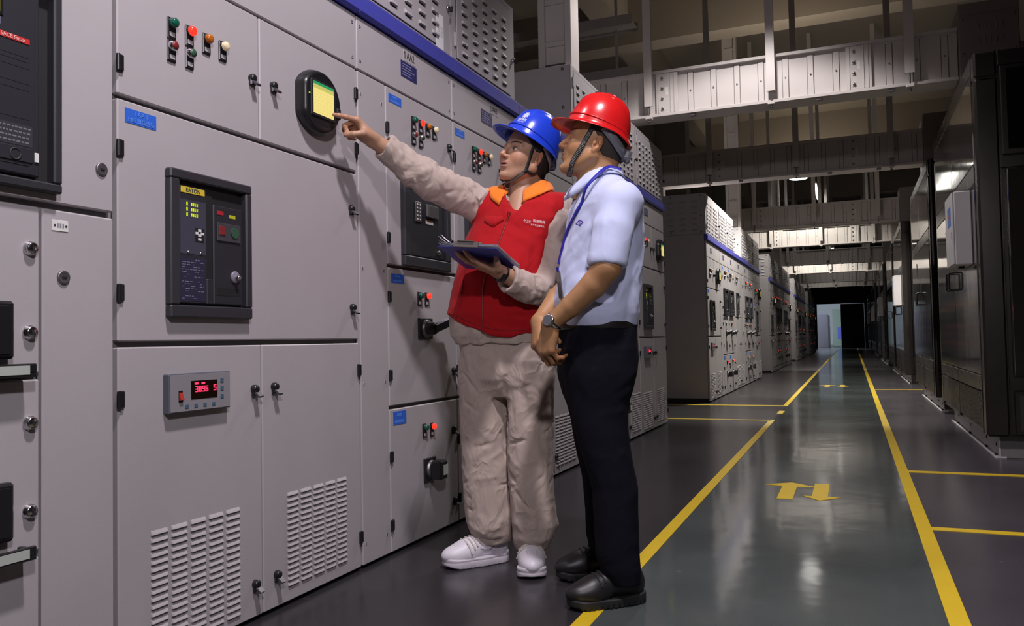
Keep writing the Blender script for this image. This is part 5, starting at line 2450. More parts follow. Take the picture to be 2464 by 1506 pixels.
# -- trousers
tr = Solid(column([(.905, -.023, 0, .120, .150, ANG_R), (.86, -.025, 0, .124, .160, ANG_R), (.78, -.027, 0, .125, .168, ANG_R), (.72, -.034, 0, .118, .168, ANG_R), (.66, -.036, 0, .100, .155, ANG_R), (.60, -.034, 0, .07, .12, ANG_R)], 2.4))
legL = column([(.80, -.028, -.078, .100, .075, 0), (.74, -.030, -.082, .112, .085, 0), (.65, -.037, -.086, .097, .085, 0), (.56, -.030, -.095, .088, .080, 0), (.487, -.019, -.100, .081, .076, 0), (.42, -.004, -.108, .076, .072, 0), (.366, .007, -.112, .074, .070, 0),
               (.25, .009, -.120, .071, .068, 0), (.16, .010, -.126, .070, .066, 0), (.105, .018, -.130, .064, .062, 0), (.066, .028, -.130, .052, .058, 0)], 2.1)
legR = column([(.80, -.030, .078, .100, .075, 0), (.74, -.036, .082, .105, .085, 0), (.65, -.036, .088, .092, .085, 0), (.56, -.030, .095, .084, .080, 0), (.487, -.024, .102, .078, .076, 0), (.366, -.008, .122, .070, .070, 0),
               (.25, -.002, .138, .067, .068, 0), (.16, .000, .148, .066, .066, 0), (.10, .008, .150, .060, .062, 0), (.065, .020, .150, .050, .058, 0)], 2.1)
tr.add(legL, .03).add(legR, .03)
tr.ridge(folds([((-.11, -.12, .80), (-.08, -.17, .66), .014, .006), ((.085, -.13, .74), (.0, -.17, .68), .012, .007), ((.08, -.13, .69), (-.02, -.17, .63), .011, .006), ((.06, -.15, .62), (-.05, -.17, .60), .012, .005),
    ((-.09, -.13, .55), (.03, -.17, .47), .012, .005), ((.06, -.16, .50), (-.03, -.17, .44), .011, .005), ((.09, -.15, .36), (-.03, -.18, .30), .012, .004),
    ((-.05, -.15, .22), (.09, -.18, .19), .012, .006), ((-.04, -.15, .16), (.09, -.18, .14), .011, .006), ((-.03, -.15, .10), (.08, -.18, .115), .010, .006), ((-.06, .14, .19), (.04, .10, .16), .012, .006)]))
tr.ridge(crumple(.0035, 15, 8))
T_R = solid_obj('trousers', tr, (-.20, -.26, .05), (.16, .26, .915), .0062, TR_R, RP, 1)
b = MB()
# gold edged hip pocket and belt
pk = np.array([(.050, -.4, .858), (.101, -.4, .850), (.101, -.4, .8535), (.050, -.4, .8615)], F32)
b.add(march(tr, pk, (0, 1, 0), .6, .001), [(0, 1, 2, 3)], 0)
b.build('pocket_edge', [mat('pocket_tan', (0.18, 0.10, 0.05), .5)], RP)
rows_o, rows_i = [], []
for z in (.876, .883, .908, .914):
    ro, ri = [], []
    for i in range(65):
        a = 2 * math.pi * i / 64
        g = .0 if z in (.876, .914) else .002
        for lst, k in ((ro, .128 + g), (ri, .120)):
            x, y = k * math.cos(a), (k + .031) * math.sin(a)
            lst.append((-.024 + x * math.cos(ANG_R) - y * math.sin(ANG_R), x * math.sin(ANG_R) + y * math.cos(ANG_R), z - .012 * math.cos(a) * 0))
    rows_o.append(ro)
    rows_i.append(ri)
seg_strip('belt', (rows_o, rows_i), [LEATHER], RP)

# -- shoes
def work_shoe(parent, o, ang, label=None):
    U, sole = shoe_solid(1.0, .030)
    U.ridge(folds([((.05, .035, .065), (.05, -.035, .065), .006, -.003), ((.062, .045, .05), (.062, -.045, .05), .006, .002)]))
    R = frame_from((math.cos(ang), math.sin(ang), 0), (0, 0, 1))
    r = solid_obj('shoe', U, (-.12, -.09, .0), (.21, .09, .14), .003, LEATHER, parent, 1, xf=(o, R))
    s_ = Solid(sole)
    tread = crumple(0, 1)
    s_.ridge(lambda P: np.where((np.sin(P[:, 0] * 330) > .55) & (P[:, 2] < .012), -.003, 0).astype(F32))
    s = solid_obj('sole', s_, (-.12, -.09, -.004), (.21, .09, .06), .003, RUBBER, parent, 0, xf=(o, R))
    part_of(s, r)
    b = MB()
    w = lambda p: tuple(V3(*p) @ np.asarray(R, F32).T + V3(*o))
    for k in range(4):
        x = .030 + k * .016
        z = .108 - k * .011
        pts = [(x, -.030, z - .010), (x + .003, -.012, z + .004), (x + .006, .012, z + .004), (x + .004, .030, z - .010)]
        P = settle(U, np.array(pts, F32), .0025)
        b.tube([w(p) for p in spline(P, 12)], .0024, 6)
    # bow
    for sg in (1, -1):
        pts = [(.026, 0, .117), (.018, sg * .018, .122), (.030, sg * .034, .112), (.040, sg * .012, .112)]
        b.tube([w(p) for p in spline(pts, 14)], .002, 6)
    part_of(b.build('laces', [STRAP], parent), r)
    return r, U, R


a_l, a_r = math.atan2(-.092, -.262), math.atan2(-.07, -.26)
work_shoe(RP, (.014, -.118, 0), a_l)
sh2, U2, R2 = work_shoe(RP, (.000, .182, 0), a_r)
# -- head
EYE_OFF = (0, -.001)
SK_R = (.40, .208, .095)
head_r = head_solid(jaw=1.02, lid=-.75, mouth=.0, nose=.3, shut=True)
pr = math.radians(17)
HR = frame_from((-math.cos(pr), .03, math.sin(pr)), (math.sin(pr), 0, math.cos(pr)))
HO_R = (-.023, -.004, 1.500)
HS = .955
v1, q1 = solid_mesh(lambda P: head_r(P / HS) * HS, (-.15, -.11, -.20), (.14, .11, .16), .0024, 1)
c1 = head_color(v1 / HS, SK_R, stubble=.25, shut=True, lip=(.30, .125, .085))
v1 = v1 @ np.asarray(HR, F32).T + V3(*HO_R)
# -- arms with hands
kn = .95
FX_L = [(38, 45, 25), (42, 50, 25), (45, 50, 25), (48, 50, 25)]
hl, tl, jl, pl = hand_solid(-1, FX_L, [(.045, .040, -.016), (.076, .046, -.024), (.098, .042, -.034)], scale=.98)
# left hand hangs from the wrist, back of the hand to the front and left
HLx = np.array((-.22, .16, -.96))
HL_R = frame_from(HLx, (-.80, -.52, .10))
HLM = np.stack([HL_R[:, 0], HL_R[:, 1], HL_R[:, 2]], 1)
fa = Solid(rcone((.000, -.208, 1.145), LEL, .042, .042), k=.02)
fa.add(chain([LEL, (-.055, -.203, 1.012), (-.125, -.175, .948), LWR], [.042, .0420, .034, .0255]), .02)
fa.add(rcone(LWR, tuple(np.array(LWR) + HLM[:, 0] * .02), .0255, .021), .012)
armL = Solid(fa)
armL.add(placed(hl, LWR, HLM), .010)
v2, q2 = solid_mesh(armL, (-.30, -.30, .74), (.08, -.06, 1.20), .0028, 1)
c2 = hand_color((v2 - V3(*LWR)) @ np.asarray(HLM, F32), np.array(SK_R) * .86, jl)
# right hand closes round the left from in front and below
FX_R = [(40, 62, 30), (44, 66, 30), (48, 66, 30), (50, 62, 30)]
hr, t_r, jr, pr_ = hand_solid(1, FX_R, [(.044, .040, -.018), (.072, .052, -.034), (.090, .050, -.056)], scale=1.0)
HRx = np.array((-.10, -.55, -.83))
HR_R = frame_from(HRx, (-.90, -.30, .32))
HRM = np.stack([HR_R[:, 0], HR_R[:, 1], HR_R[:, 2]], 1)
fb = Solid(rcone((-.055, .19, 1.14), REL, .046, .044), k=.02)
fb.add(chain([REL, (-.155, .06, .985), RWR], [.044, .037, .0255]), .02)
fb.add(rcone(RWR, tuple(np.array(RWR) + HRM[:, 0] * .02), .0255, .021), .012)
armR = Solid(fb)
armR.add(placed(hr, RWR, HRM), .010)
v3, q3 = solid_mesh(armR, (-.34, -.26, .74), (.06, .28, 1.20), .0028, 1)
c3 = hand_color((v3 - V3(*RWR)) @ np.asarray(HRM, F32), SK_R, jr)
# the rest of the body inside the clothes
core = Solid(column([(.72, -.03, 0, .09, .13, ANG_R), (.9, -.024, 0, .10, .13, ANG_R), (1.1, -.008, 0, .10, .13, ANG_R), (1.28, .006, 0, .09, .14, ANG_R), (1.36, .0, 0, .06, .09, ANG_R)]))
core.add(chain([(-.03, -.085, .72), (-.018, -.10, .487), (.04, -.125, .10)], [.07, .05, .035]), .03)
core.add(chain([(-.03, .085, .72), (-.022, .10, .487), (.012, .16, .10)], [.07, .05, .035]), .03)
core.add(chain([(.0, -.05, 1.33), LSH, (.006, -.208, 1.145)], [.05, .05, .044]), .03)
core.add(chain([(.0, .05, 1.33), RSH, (-.055, .19, 1.14)], [.05, .05, .044]), .03)
core.add(rcone((.0, 0, 1.30), HO_R, .05, .05), .03)
v4, q4 = solid_mesh(core, (-.18, -.30, .05), (.16, .28, 1.55), .012, 0)
c4 = np.tile(V3(*SK_R), (len(v4), 1))
VV, QQ, CC = join_np([(v1, q1, c1), (v2, q2, c2), (v3, q3, c3), (v4, q4, c4)])
link(bpy.data.objects.new('body', mesh_np('body', VV, QQ, SKIN, CC)), RP)


def hair_solid(thick, low=-.075, line=.018):
    Hh = Solid(ell((-.016, 0, .045), (.098 + thick, .080 + thick, .089 + thick)))
    Hh.add(ell((-.040, 0, -.010), (.066 + thick, .0665 + thick, .072)), .03)
    Hh.add(ell((-.052, 0, -.055), (.050 + thick, .053 + thick, .045)), .02)
    Hh.keep(half((.78, 0, -.55), line), .004)
    Hh.keep(half((0, 0, -1), -low), .004)
    for s in (1, -1):
        Hh.cut(ell((-.006, s * .085, -.018), (.026, .030, .036)), .004)
    return Hh


def strap_path(f, pts, n, off=.002):
    return settle(f, spline(pts, n), off)


hb = hair_solid(.0005, -.040, -.004)
Vh, Qh = solid_mesh(lambda P: hb(P / HS) * HS, (-.15, -.11, -.10), (.10, .11, .16), .004, 1)
link(bpy.data.objects.new('hair', mesh_np('hair', Vh @ np.asarray(HR, F32).T + V3(*HO_R), Qh, mat('cropped_hair', (0.035, 0.026, 0.020), .8), None)), RP)

HRED = mat('red_helmet_plastic', (0.58, 0.010, 0.012), .26, coat=.35)
tilt = math.radians(19.5)
HE_R = frame_from((-math.cos(tilt), .02, math.sin(tilt)), (math.sin(tilt), 0, math.cos(tilt)))
hm_r, dome_r = helmet(RP, 'helmet', (-.010, -.002, 1.544), HE_R, HRED, a=.109, b_=.099, hgt=.129, brim=.043)
hp = lambda P: np.asarray(P, F32) * HS @ np.asarray(HR, F32).T + V3(*HO_R)
hfr = lambda P: head_r(P)


def head_strap(name, pts, w, t, mats, parent, hf, xf, helm, n=26, off=.0025, bands=None, tilt_n=None):
    P = strap_path(hf, pts, n, off)
    N0 = grad(hf, P)
    A = xf(P)
    B = xf(P + N0 * .01) - A
    o = ribbon(name, A, B, w, t, mats[0], parent)
    if bands:
        b = MB()
        T = np.gradient(A, axis=0)
        for i in range(bands[0], bands[1]):
            for s_ in (0, .5):
                if i + 1 >= len(A):
                    continue
                p = A[i] * (1 - s_) + A[i + 1] * s_
                tt = T[i] / np.linalg.norm(T[i])
                nn = B[i] / np.linalg.norm(B[i])
                sd = np.cross(tt, nn)
                h_ = .0008
                vs = [p + sd * w * .36 * sx + tt * h_ * st + nn * (t + .0004) for sx, st in ((-1, -1), (1, -1), (1, 1), (-1, 1))]
                b.add(vs, [(0, 1, 2, 3)], 0)
        part_of(b.build(name + '_weave', [mats[1]], parent), o) if False else None
        for v in b.v:
            pass
        if b.v:
            me = o.data
            n0 = len(me.vertices)
            bm = bmesh.new()
            bm.from_mesh(me)
            vs = [bm.verts.new(v) for v in b.v]
            for f in b.f:
                fc = bm.faces.new([vs[i] for i in f])
                fc.material_index = 1
            bm.to_mesh(me)
            bm.free()
            me.materials.append(mats[1])
    return part_of(o, helm)


head_strap('chin_strap', [(.018, .074, .060), (.026, .072, .020), (.040, .066, -.030), (.052, .052, -.085), (.055, .030, -.122), (.056, 0, -.128), (.055, -.030, -.122), (.052, -.052, -.085), (.040, -.066, -.030), (.026, -.072, .020), (.018, -.074, .060)],
           .0165, .0018, (STRAP, STRAPW), RP, hfr, hp, hm_r, n=60, bands=(6, 30))
# grey ratchet band and knob behind the head
GB_ = mat('grey_headband', (0.16, 0.16, 0.18), .45)
head_strap('headband', [(-.018, .088, .050), (-.050, .080, .026), (-.085, .050, -.002), (-.098, 0, -.010), (-.085, -.050, -.002), (-.050, -.080, .026), (-.018, -.088, .050)], .030, .003, (GB_,), RP, hair_solid(.003, -.12, .2), hp, hm_r, n=40, off=.004)
b = MB()
kb = V3(-.112, .006, -.006)
for (x0, x1, y, z0, z1) in ((-.020, .012, .030, -.018, .018), (-.026, -.004, .022, -.024, .022)):
    b.box(kb[0] + x0, kb[0] + x1, -y, y, kb[2] + z0, kb[2] + z1, .007)
for i, v in enumerate(b.v):
    b.v[i] = tuple(hp(np.array([v]))[0])
part_of(b.build('size_knob', [GB_], RP), hm_r)

# -- wrist watch
dw = (np.array(LWR) - np.array((-.125, -.175, .948)))
dw /= np.linalg.norm(dw)
wc = np.array(LWR) - dw * .012
nw = np.array((-.72, -.62, -.10))
nw = nw - dw * (nw @ dw)
nw /= np.linalg.norm(nw)
sw_ = np.cross(dw, nw)
b = MB()
ring = []
for i in range(41):
    a = 2 * math.pi * i / 40
    ring.append(wc + (nw * math.cos(a) * .0285 + sw_ * math.sin(a) * .0285))
T_ = np.array(ring)
wb = ribbon('wrist_watch', T_, T_ - wc, .017, .003, SILVER, RP)
b.lathe([(-.002, .0185), (.006, .0195), (.009, .0175), (.0092, .0150)], wc + nw * .029, nw, 26, 0)
b.lathe([(.0088, .0152), (.0089, 0)], wc + nw * .029, nw, 26, 1)
part_of(b.build('watch_case', [SILVER, mat('watch_dial', (0.10, 0.10, 0.11), .12)], RP), wb)

# ==================================================================== the man in the blue helmet
BP = thing('person', 'man in a blue helmet, red vest and beige work suit, pointing at the meter', 'person', (-1.19, 2.92, 0), YAW)
BEIGE = cloth('beige_work_cloth', (0.45, 0.365, 0.32), .82, 900, crease=.42, cscale=13)
REDV = cloth('red_vest_cloth', (0.40, 0.008, 0.012), .85, 800, .05, crease=.22, cscale=10, spec=.15)
ORANGE = cloth('orange_collar_cloth', (0.80, 0.20, 0.012), .8, 900)
PRINT = mat('white_print', (0.75, 0.70, 0.70), .7)
ANG_B = math.atan2(-.92, -.38)
FB = np.array((-.38, -.92))
LB = np.array((.92, -.38))


def at_b(c, f_, l_, z):
    """a point f_ forward and l_ to his left of the centre c"""
    return (c[0] + FB[0] * f_ + LB[0] * l_, c[1] + FB[1] * f_ + LB[1] * l_, z)


TK = [(.80, -.055, .0, .128, .186), (.865, -.072, .0, .136, .198), (.95, -.073, .0, .140, .198), (1.05, -.060, .0, .138, .188), (1.217, -.028, .0, .130, .178), (1.30, .006, .0, .116, .172),
      (1.36, .017, .0, .098, .140), (1.405, .021, .004, .072, .092), (1.435, .026, .006, .058, .066)]
vest = Solid(column([(z, x, y, a + .010, b_ + .010, ANG_B) for z, x, y, a, b_ in TK], 2.3))
cx_z = lambda z: np.interp(z, [k[0] for k in TK], [k[1] for k in TK])


def armhole(P):
    z = P[:, 2]
    l = (P[:, 0] - cx_z(z)) * LB[0] + P[:, 1] * LB[1]
    w = np.interp(z, [1.06, 1.15, 1.24, 1.33, 1.44], [.30, .205, .178, .170, .150])
    return (np.where(l > 0, l - .018 - .01 * np.clip((z - 1.2) / .1, 0, 1), -l) - w).astype(F32)


def vest_hem(P):
    return (.862 + .50 * np.clip(-(P[:, 0] + .11), 0, .3) + .006 * np.sin(P[:, 0] * 38) - P[:, 2]).astype(F32)


VCUT = chain([(.022, .0, 1.48), (.008, -.078, 1.390), (-.019, -.128, 1.330)], [.068, .046, .016])
RSHB = (-.130, .030, 1.368)
LSHB = (.160, -.050, 1.335)
vest.add(rcone((.0, .0, 1.375), RSHB, .060, .074), .03)
vest.add(rcone((.03, -.01, 1.37), LSHB, .060, .074), .03)
vest.cut(VCUT, .004)
vest.keep(armhole, .006)
vest.keep(vest_hem, .004)
vest_folds = folds([((-.16, -.13, 1.26), (-.22, -.08, 1.05), .016, .007), ((-.12, -.15, 1.22), (-.18, -.14, 1.0), .014, -.005), ((-.20, -.10, 1.10), (-.24, -.06, .92), .014, .006),
    ((.06, -.16, 1.24), (.02, -.17, 1.06), .016, .005), ((.11, -.14, 1.22), (.07, -.16, 1.10), .012, .006), ((-.02, -.17, .98), (.08, -.14, .90), .014, .006), ((-.05, -.17, .93), (.10, -.14, .945), .011, -.005),
    ((-.24, -.05, .97), (-.10, -.16, .915), .012, .005), ((.0, -.16, 1.12), (-.06, -.17, .97), .015, .005), ((-.26, .0, 1.0), (-.20, -.10, .95), .012, .005)])
vest.ridge(vest_folds)
vest.ridge(crumple(.0050, 19, 21))
V_B = solid_obj('vest', vest, (-.34, -.22, .84), (.27, .20, 1.46), .0042, REDV, BP, 1)

jk = Solid(column([(z, x, y, a, b_, ANG_B) for z, x, y, a, b_ in [(.832, -.058, .0, .132, .190)] + TK[1:]], 2.3))
jk.add(rcone((.0, .0, 1.375), RSHB, .052, .066), .03)
jk.add(rcone((.03, -.01, 1.37), LSHB, .052, .066), .03)
jk.add(chain([RSHB, (-.20, -.005, 1.402), (-.317, -.085, 1.448), (-.378, -.128, 1.484), (-.440, -.170, 1.530), (-.500, -.212, 1.578)], [.068, .070, .071, .064, .052, .050]), .02)
jk.add(chain([LSHB, (.168, -.080, 1.25), (.142, -.105, 1.12), (.112, -.132, 1.028), (.030, -.200, 1.034), (-.080, -.290, 1.088)], [.066, .066, .062, .058, .052, .050]), .02)
cR, dR = np.array((-.482, -.199, 1.564)), np.array((-.72, -.46, .52))
dR = dR / np.linalg.norm(dR)
cL, dL = np.array((-.036, -.252, 1.066)), np.array((-.76, -.57, .31))
dL = dL / np.linalg.norm(dL)
for c_, d_ in ((cR, dR), (cL, dL)):
    q = Solid(rcone(c_, c_ + d_ * .16, .10, .10))
    q.keep(half(tuple(-d_), float(-d_ @ c_)))
    jk.cut(q, .003)
jk.cut(rcone(cR - dR * .012, cR + dR * .04, .037, .037), .002)
jk.cut(rcone(cL - dL * .012, cL + dL * .04, .037, .037), .002)
jk.cut(VCUT, .004)


def spiral_folds(pts, rs, n, amp, seed, w=.010):
    """folds that wrap across a sleeve or trouser leg"""
    rs_ = np.random.RandomState(seed)
    out = []
    pts = spline(pts, 40)
    rad = np.interp(np.linspace(0, 1, 40), np.linspace(0, 1, len(rs)), rs)
    for i in range(n):
        k = rs_.randint(2, 36)
        p, r = pts[k], rad[k]
        t = pts[min(39, k + 1)] - pts[k - 1]
        t /= np.linalg.norm(t)
        v = rs_.normal(size=3)
        v -= t * (v @ t)
        v /= np.linalg.norm(v)
        s = np.cross(t, v)
        a0 = rs_.uniform(0, 6.28)
        da = rs_.uniform(.5, .95)
        sl = rs_.uniform(-1.1, 1.1) * r
        p0 = p + (v * math.cos(a0) + s * math.sin(a0)) * r
        p1 = p + (v * math.cos(a0 + da) + s * math.sin(a0 + da)) * r * .98 + t * sl
        pm = p + (v * math.cos(a0 + da / 2) + s * math.sin(a0 + da / 2)) * r + t * sl * .4
        am = amp * rs_.uniform(.6, 1.3) * (1 if rs_.rand() < .6 else -1)
        ww = w * rs_.uniform(.8, 1.6)
        out += [(p0 + (p0 - p1) * .25, p1 + (p1 - p0) * .25, ww, am)]
    return out


slR = [RSHB, (-.20, -.005, 1.402), (-.317, -.085, 1.448), (-.378, -.128, 1.484), (-.482, -.199, 1.564)]
slL = [LSHB, (.168, -.080, 1.25), (.142, -.105, 1.12), (.112, -.132, 1.028), (.030, -.200, 1.034), (-.036, -.252, 1.066)]
jk.ridge(folds(spiral_folds(slR, [.084, .080, .073, .064, .046], 34, .0095, 5, .008) + spiral_folds(slL, [.072, .068, .062, .058, .052, .046], 30, .0085, 9, .008)))
jk.ridge(folds([((-.15, -.06, 1.43), (-.165, -.08, 1.25), .012, .008), ((-.185, -.05, 1.44), (-.185, -.07, 1.28), .010, -.007), ((-.125, -.10, 1.40), (-.15, -.11, 1.22), .010, .006),
    ((.10, -.20, 1.085), (.02, -.245, 1.07), .012, .007), ((.085, -.19, 1.09), (.06, -.20, .99), .010, .008), ((.055, -.215, 1.09), (.045, -.215, .995), .009, -.007), ((.03, -.23, 1.09), (.015, -.23, 1.0), .010, .007),
    ((.20, -.13, 1.20), (.10, -.17, 1.08), .013, .006)]))
jk.ridge(crumple(.0085, 27, 14))
J_B = solid_obj('jacket', jk, (-.54, -.33, .82), (.27, .20, 1.64), .0042, BEIGE, BP, 0)
# reflective band on the left forearm
# -- vest details
zp = np.array([(-.026, 1.322), (-.035, 1.296), (-.062, 1.224), (-.096, 1.144), (-.126, 1.061), (-.134, .970), (-.134, .880)])
zz = spline(np.concatenate([zp[:, :1], np.full((7, 1), -.5), zp[:, 1:]], 1), 40)
q = march(vest, zz, (.0, 1, 0), .6, .0006)
ribbon('zip', q, grad(vest, q), .0075, .0012, mat('zip_dark_red', (0.22, 0.006, 0.010), .55), BP)
pull = MB()
pull.lathe([(0, .006), (.002, .007), (.004, .006)], q[1] + grad(vest, q[1:2])[0] * .001, grad(vest, q[1:2])[0], 14)
pull.tube([q[1] + np.array((0, -.006, .0)), q[1] + np.array((-.003, -.007, -.012))], .0022, 6)
pull.build('zip_pull', [mat('zip_pull_red', (0.30, 0.02, 0.02), .35)], BP)


def on_vest(pts, n, off):
    pts = np.array(pts, float)
    z = spline(np.concatenate([pts[:, :1], np.full((len(pts), 1), -.5), pts[:, 1:]], 1), n)
    return march(vest, z, (0, 1, 0), .6, off)


# breast pocket flap, seams and patch pocket
fl_t = on_vest([(-.120, 1.322), (-.085, 1.316), (-.052, 1.312)], 20, .0006)
fl_b = on_vest([(-.124, 1.296), (-.098, 1.276), (-.086, 1.272), (-.074, 1.280), (-.048, 1.294)], 20, .0032)
mid = (fl_t + fl_b) / 2 + np.array((0, -.004, 0))
seg_strip('pocket_flap', ([list(map(tuple, r)) for r in (fl_t, mid, fl_b)], [list(map(tuple, r + np.array((0, .003, 0)))) for r in (fl_t, mid, fl_b)]), [REDV], BP)
SEAM = mat('seam_dark_red', (0.26, 0.006, 0.010), .8)  # darker red for the thin seam ribbons
for k, pts in enumerate(([(-.165, 1.180), (-.135, 1.166), (-.095, 1.150)], [(-.262, .955), (-.20, .925), (-.13, .897), (-.05, .882), (.04, .884), (.12, .890)],
                         [(-.165, 1.30), (-.185, 1.20), (-.205, 1.08), (-.222, .96)])):
    q = on_vest(pts, 36, .0003)
    ribbon('seam', q, grad(vest, q), .003, .0012, SEAM, BP)
text_on('breast_lettering', '\u56fd\u5bb6\u7535\u7f51', .0128, PRINT, BP, vest, (.083, -.5, 1.282), (.95, 0, -.16), (.05, 0, 1), (0, 1, 0), .95)
text_on('breast_lettering', '\u5171\u4ea7\u515a\u5458\u670d\u52a1\u961f', .0082, PRINT, BP, vest, (.077, -.5, 1.267), (.95, 0, -.16), (.05, 0, 1), (0, 1, 0), .95)
text_on('breast_lettering', '\u4e2a\u5de5\u4e1a', .0160, PRINT, BP, vest, (.038, -.5, 1.283), (.95, 0, -.16), (.18, 0, 1), (0, 1, 0), .62)
# collars
collar('vest_collar', ORANGE, BP, (.026, .012), ANG_B, .076, .084, 1.484, 1.415, .050, .36, .010, flare=.038, th=.003, over=vest, puff=.002)
collar('inner_collar', BEIGE, BP, (.027, .010), ANG_B, .072, .078, 1.486, 1.400, .040, .50, .002, flare=.004, th=.004)

# -- trousers
tb_ = Solid(column([(.845, -.055, .0, .124, .184, ANG_B), (.78, -.050, .0, .126, .186, ANG_B), (.70, -.046, .0, .118, .184, ANG_B), (.63, -.046, .0, .09, .15, ANG_B)], 2.3))
lgR = column([(.76, -.135, .03, .090, .095, 0), (.66, -.141, .025, .090, .097, 0), (.55, -.142, .015, .090, .093, 0), (.40, -.137, .006, .092, .090, 0), (.25, -.131, .0, .093, .088, 0),
              (.16, -.126, -.005, .089, .085, 0), (.115, -.119, -.006, .081, .078, 0), (.095, -.114, -.004, .074, .072, 0), (.078, -.110, -.002, .066, .064, 0)], 2.1)
lgL = column([(.76, .042, -.045, .090, .095, 0), (.66, .042, -.050, .092, .096, 0), (.55, .038, -.058, .088, .092, 0), (.40, .034, -.072, .083, .088, 0), (.25, .039, -.086, .082, .086, 0),
              (.16, .046, -.094, .086, .084, 0), (.115, .036, -.096, .077, .078, 0), (.095, .032, -.094, .070, .072, 0), (.075, .030, -.092, .062, .064, 0)], 2.1)
tb_.add(lgR, .018).add(lgL, .018)
fR = spiral_folds([(-.141, .02, .72), (-.142, .015, .55), (-.137, .006, .40), (-.131, .0, .25), (-.12, -.01, .12)], [.092, .092, .091, .090, .082], 46, .0075, 31, .0065)
fL = spiral_folds([(.042, -.05, .72), (.038, -.058, .55), (.034, -.072, .40), (.039, -.086, .25), (.036, -.098, .12)], [.092, .090, .085, .084, .078], 46, .0075, 47, .0065)
hf = [((-.21, -.06, .185), (-.06, -.08, .165), .013, .010), ((-.20, -.07, .135), (-.07, -.09, .15), .012, .010), ((-.19, -.07, .105), (-.055, -.07, .095), .010, -.009), ((-.21, -.05, .16), (-.13, -.10, .115), .010, .009), ((-.06, -.04, .19), (-.045, -.02, .12), .014, .012),
      ((-.04, -.14, .165), (.11, -.16, .190), .013, .011), ((-.03, -.16, .125), (.10, -.17, .11), .012, .009), ((-.03, -.16, .095), (.08, -.18, .080), .010, -.008), ((.11, -.12, .175), (.132, -.09, .150), .016, .015), ((-.03, -.13, .20), (.0, -.18, .14), .010, .008),
      ((-.06, -.10, .70), (-.10, -.12, .62), .014, .006), ((-.05, -.12, .79), (-.06, -.10, .58), .010, -.010), ((.02, -.14, .80), (.03, -.15, .60), .008, .005), ((-.15, -.10, .80), (-.16, -.09, .60), .008, .004)]
tb_.ridge(folds(fR + fL + hf))
tb_.ridge(crumple((.0075), (26, 26, 15), 77))
T_B = solid_obj('trousers', tb_, (-.26, -.22, .04), (.17, .17, .85), .0046, BEIGE, BP, 0)

# -- sneakers
SNEAK = mat('white_sneaker_leather', (0.72, 0.69, 0.76), .42, bump=.15, bscale=300)
SOLEW = mat('sneaker_sole', (0.58, 0.54, 0.60), .6)
LACE = mat('cream_laces', (0.60, 0.55, 0.50), .8)


def sneaker(parent, o, ang, side):
    U, sole = shoe_solid(1.0, .036, 1.4)
    U.ridge(folds([((.055, .050, .050), (.165, .030, .040), .004, -.0022), ((.055, -.050, .050), (.165, -.030, .040), .004, -.0022), ((.165, .030, .040), (.165, -.030, .040), .004, -.0022),
                   ((.055, .035, .075), (.055, .055, .04), .003, -.002), ((.055, -.035, .075), (.055, -.055, .04), .003, -.002)]))
    R = frame_from((math.cos(ang), math.sin(ang), 0), (0, 0, 1))
    r = solid_obj('shoe', U, (-.12, -.09, .0), (.21, .09, .14), .003, SNEAK, parent, 1, xf=(o, R))
    s_ = Solid(sole)
    s_.ridge(lambda P: np.where((np.sin(P[:, 0] * 900) > .2) & (P[:, 2] < .010), -.0015, 0).astype(F32))
    s_.ridge(lambda P: (-.0018 * np.exp(-((P[:, 2] - .026) / .0022) ** 2)).astype(F32))
    part_of(solid_obj('sole', s_, (-.12, -.09, -.004), (.21, .09, .07), .003, SOLEW, parent, 0, xf=(o, R)), r)
    w = lambda p: tuple(V3(*p) @ np.asarray(R, F32).T + V3(*o))
    b = MB()
    for k in range(5):
        x = .028 + k * .0145
        z = .106 - k * .0105
        pts = [(x, -.030, z - .012), (x + .004, -.012, z + .004), (x + .004, .012, z + .004), (x, .030, z - .012)]
        P = settle(U, np.array(pts, F32), .003)
        b.tube([w(p) for p in spline(P, 12)], .0034, 6)
    part_of(b.build('laces', [LACE], parent), r)
    b = MB()
    P = settle(U, np.array([(.086, 0, .062)], F32), .0045)[0]
    b.box(P[0] - .005, P[0] + .005, -.012, .012, P[2] - .002, P[2] + .002, .001)
    b.v = [w(v) for v in b.v]
    part_of(b.build('lace_tag', [SILVER], parent), r)
    b = MB()
    for sg in (1, -1):
        P = settle(U, np.array([(-.012, sg * .05, .078), (.004, sg * .052, .060), (.020, sg * .053, .056), (.045, sg * .05, .068)], F32), .0005)
        b.tube([w(p) for p in spline(P, 14)], [.0006, .0009, .0010, .0011, .0011, .0011, .0011, .0010, .0010, .0009, .0008, .0006, .0005, .0004], 6)
    part_of(b.build('side_mark', [INK], parent), r)
    # toe holes
    b = MB()
    for x, y in [(.118 + .010 * i, sg * (.006 + .010 * j)) for i in range(3) for j in range(2) for sg in (1, -1)]:
        P = settle(U, np.array([(x, y, .085)], F32), .0002)[0]
        N = grad(U, P[None])[0]
        b.lathe([(0, .0014), (.0003, .0012), (.0004, 0)], w(P), tuple(np.asarray(R) @ N), 8)
    part_of(b.build('toe_holes', [mat('hole_grey', (0.25, 0.24, 0.26), .8)], parent), r)


sneaker(BP, (-.138, -.012, 0), math.atan2(-.46, -.886), -1)
sneaker(BP, (.028, -.085, 0), math.atan2(-1, .02), 1)

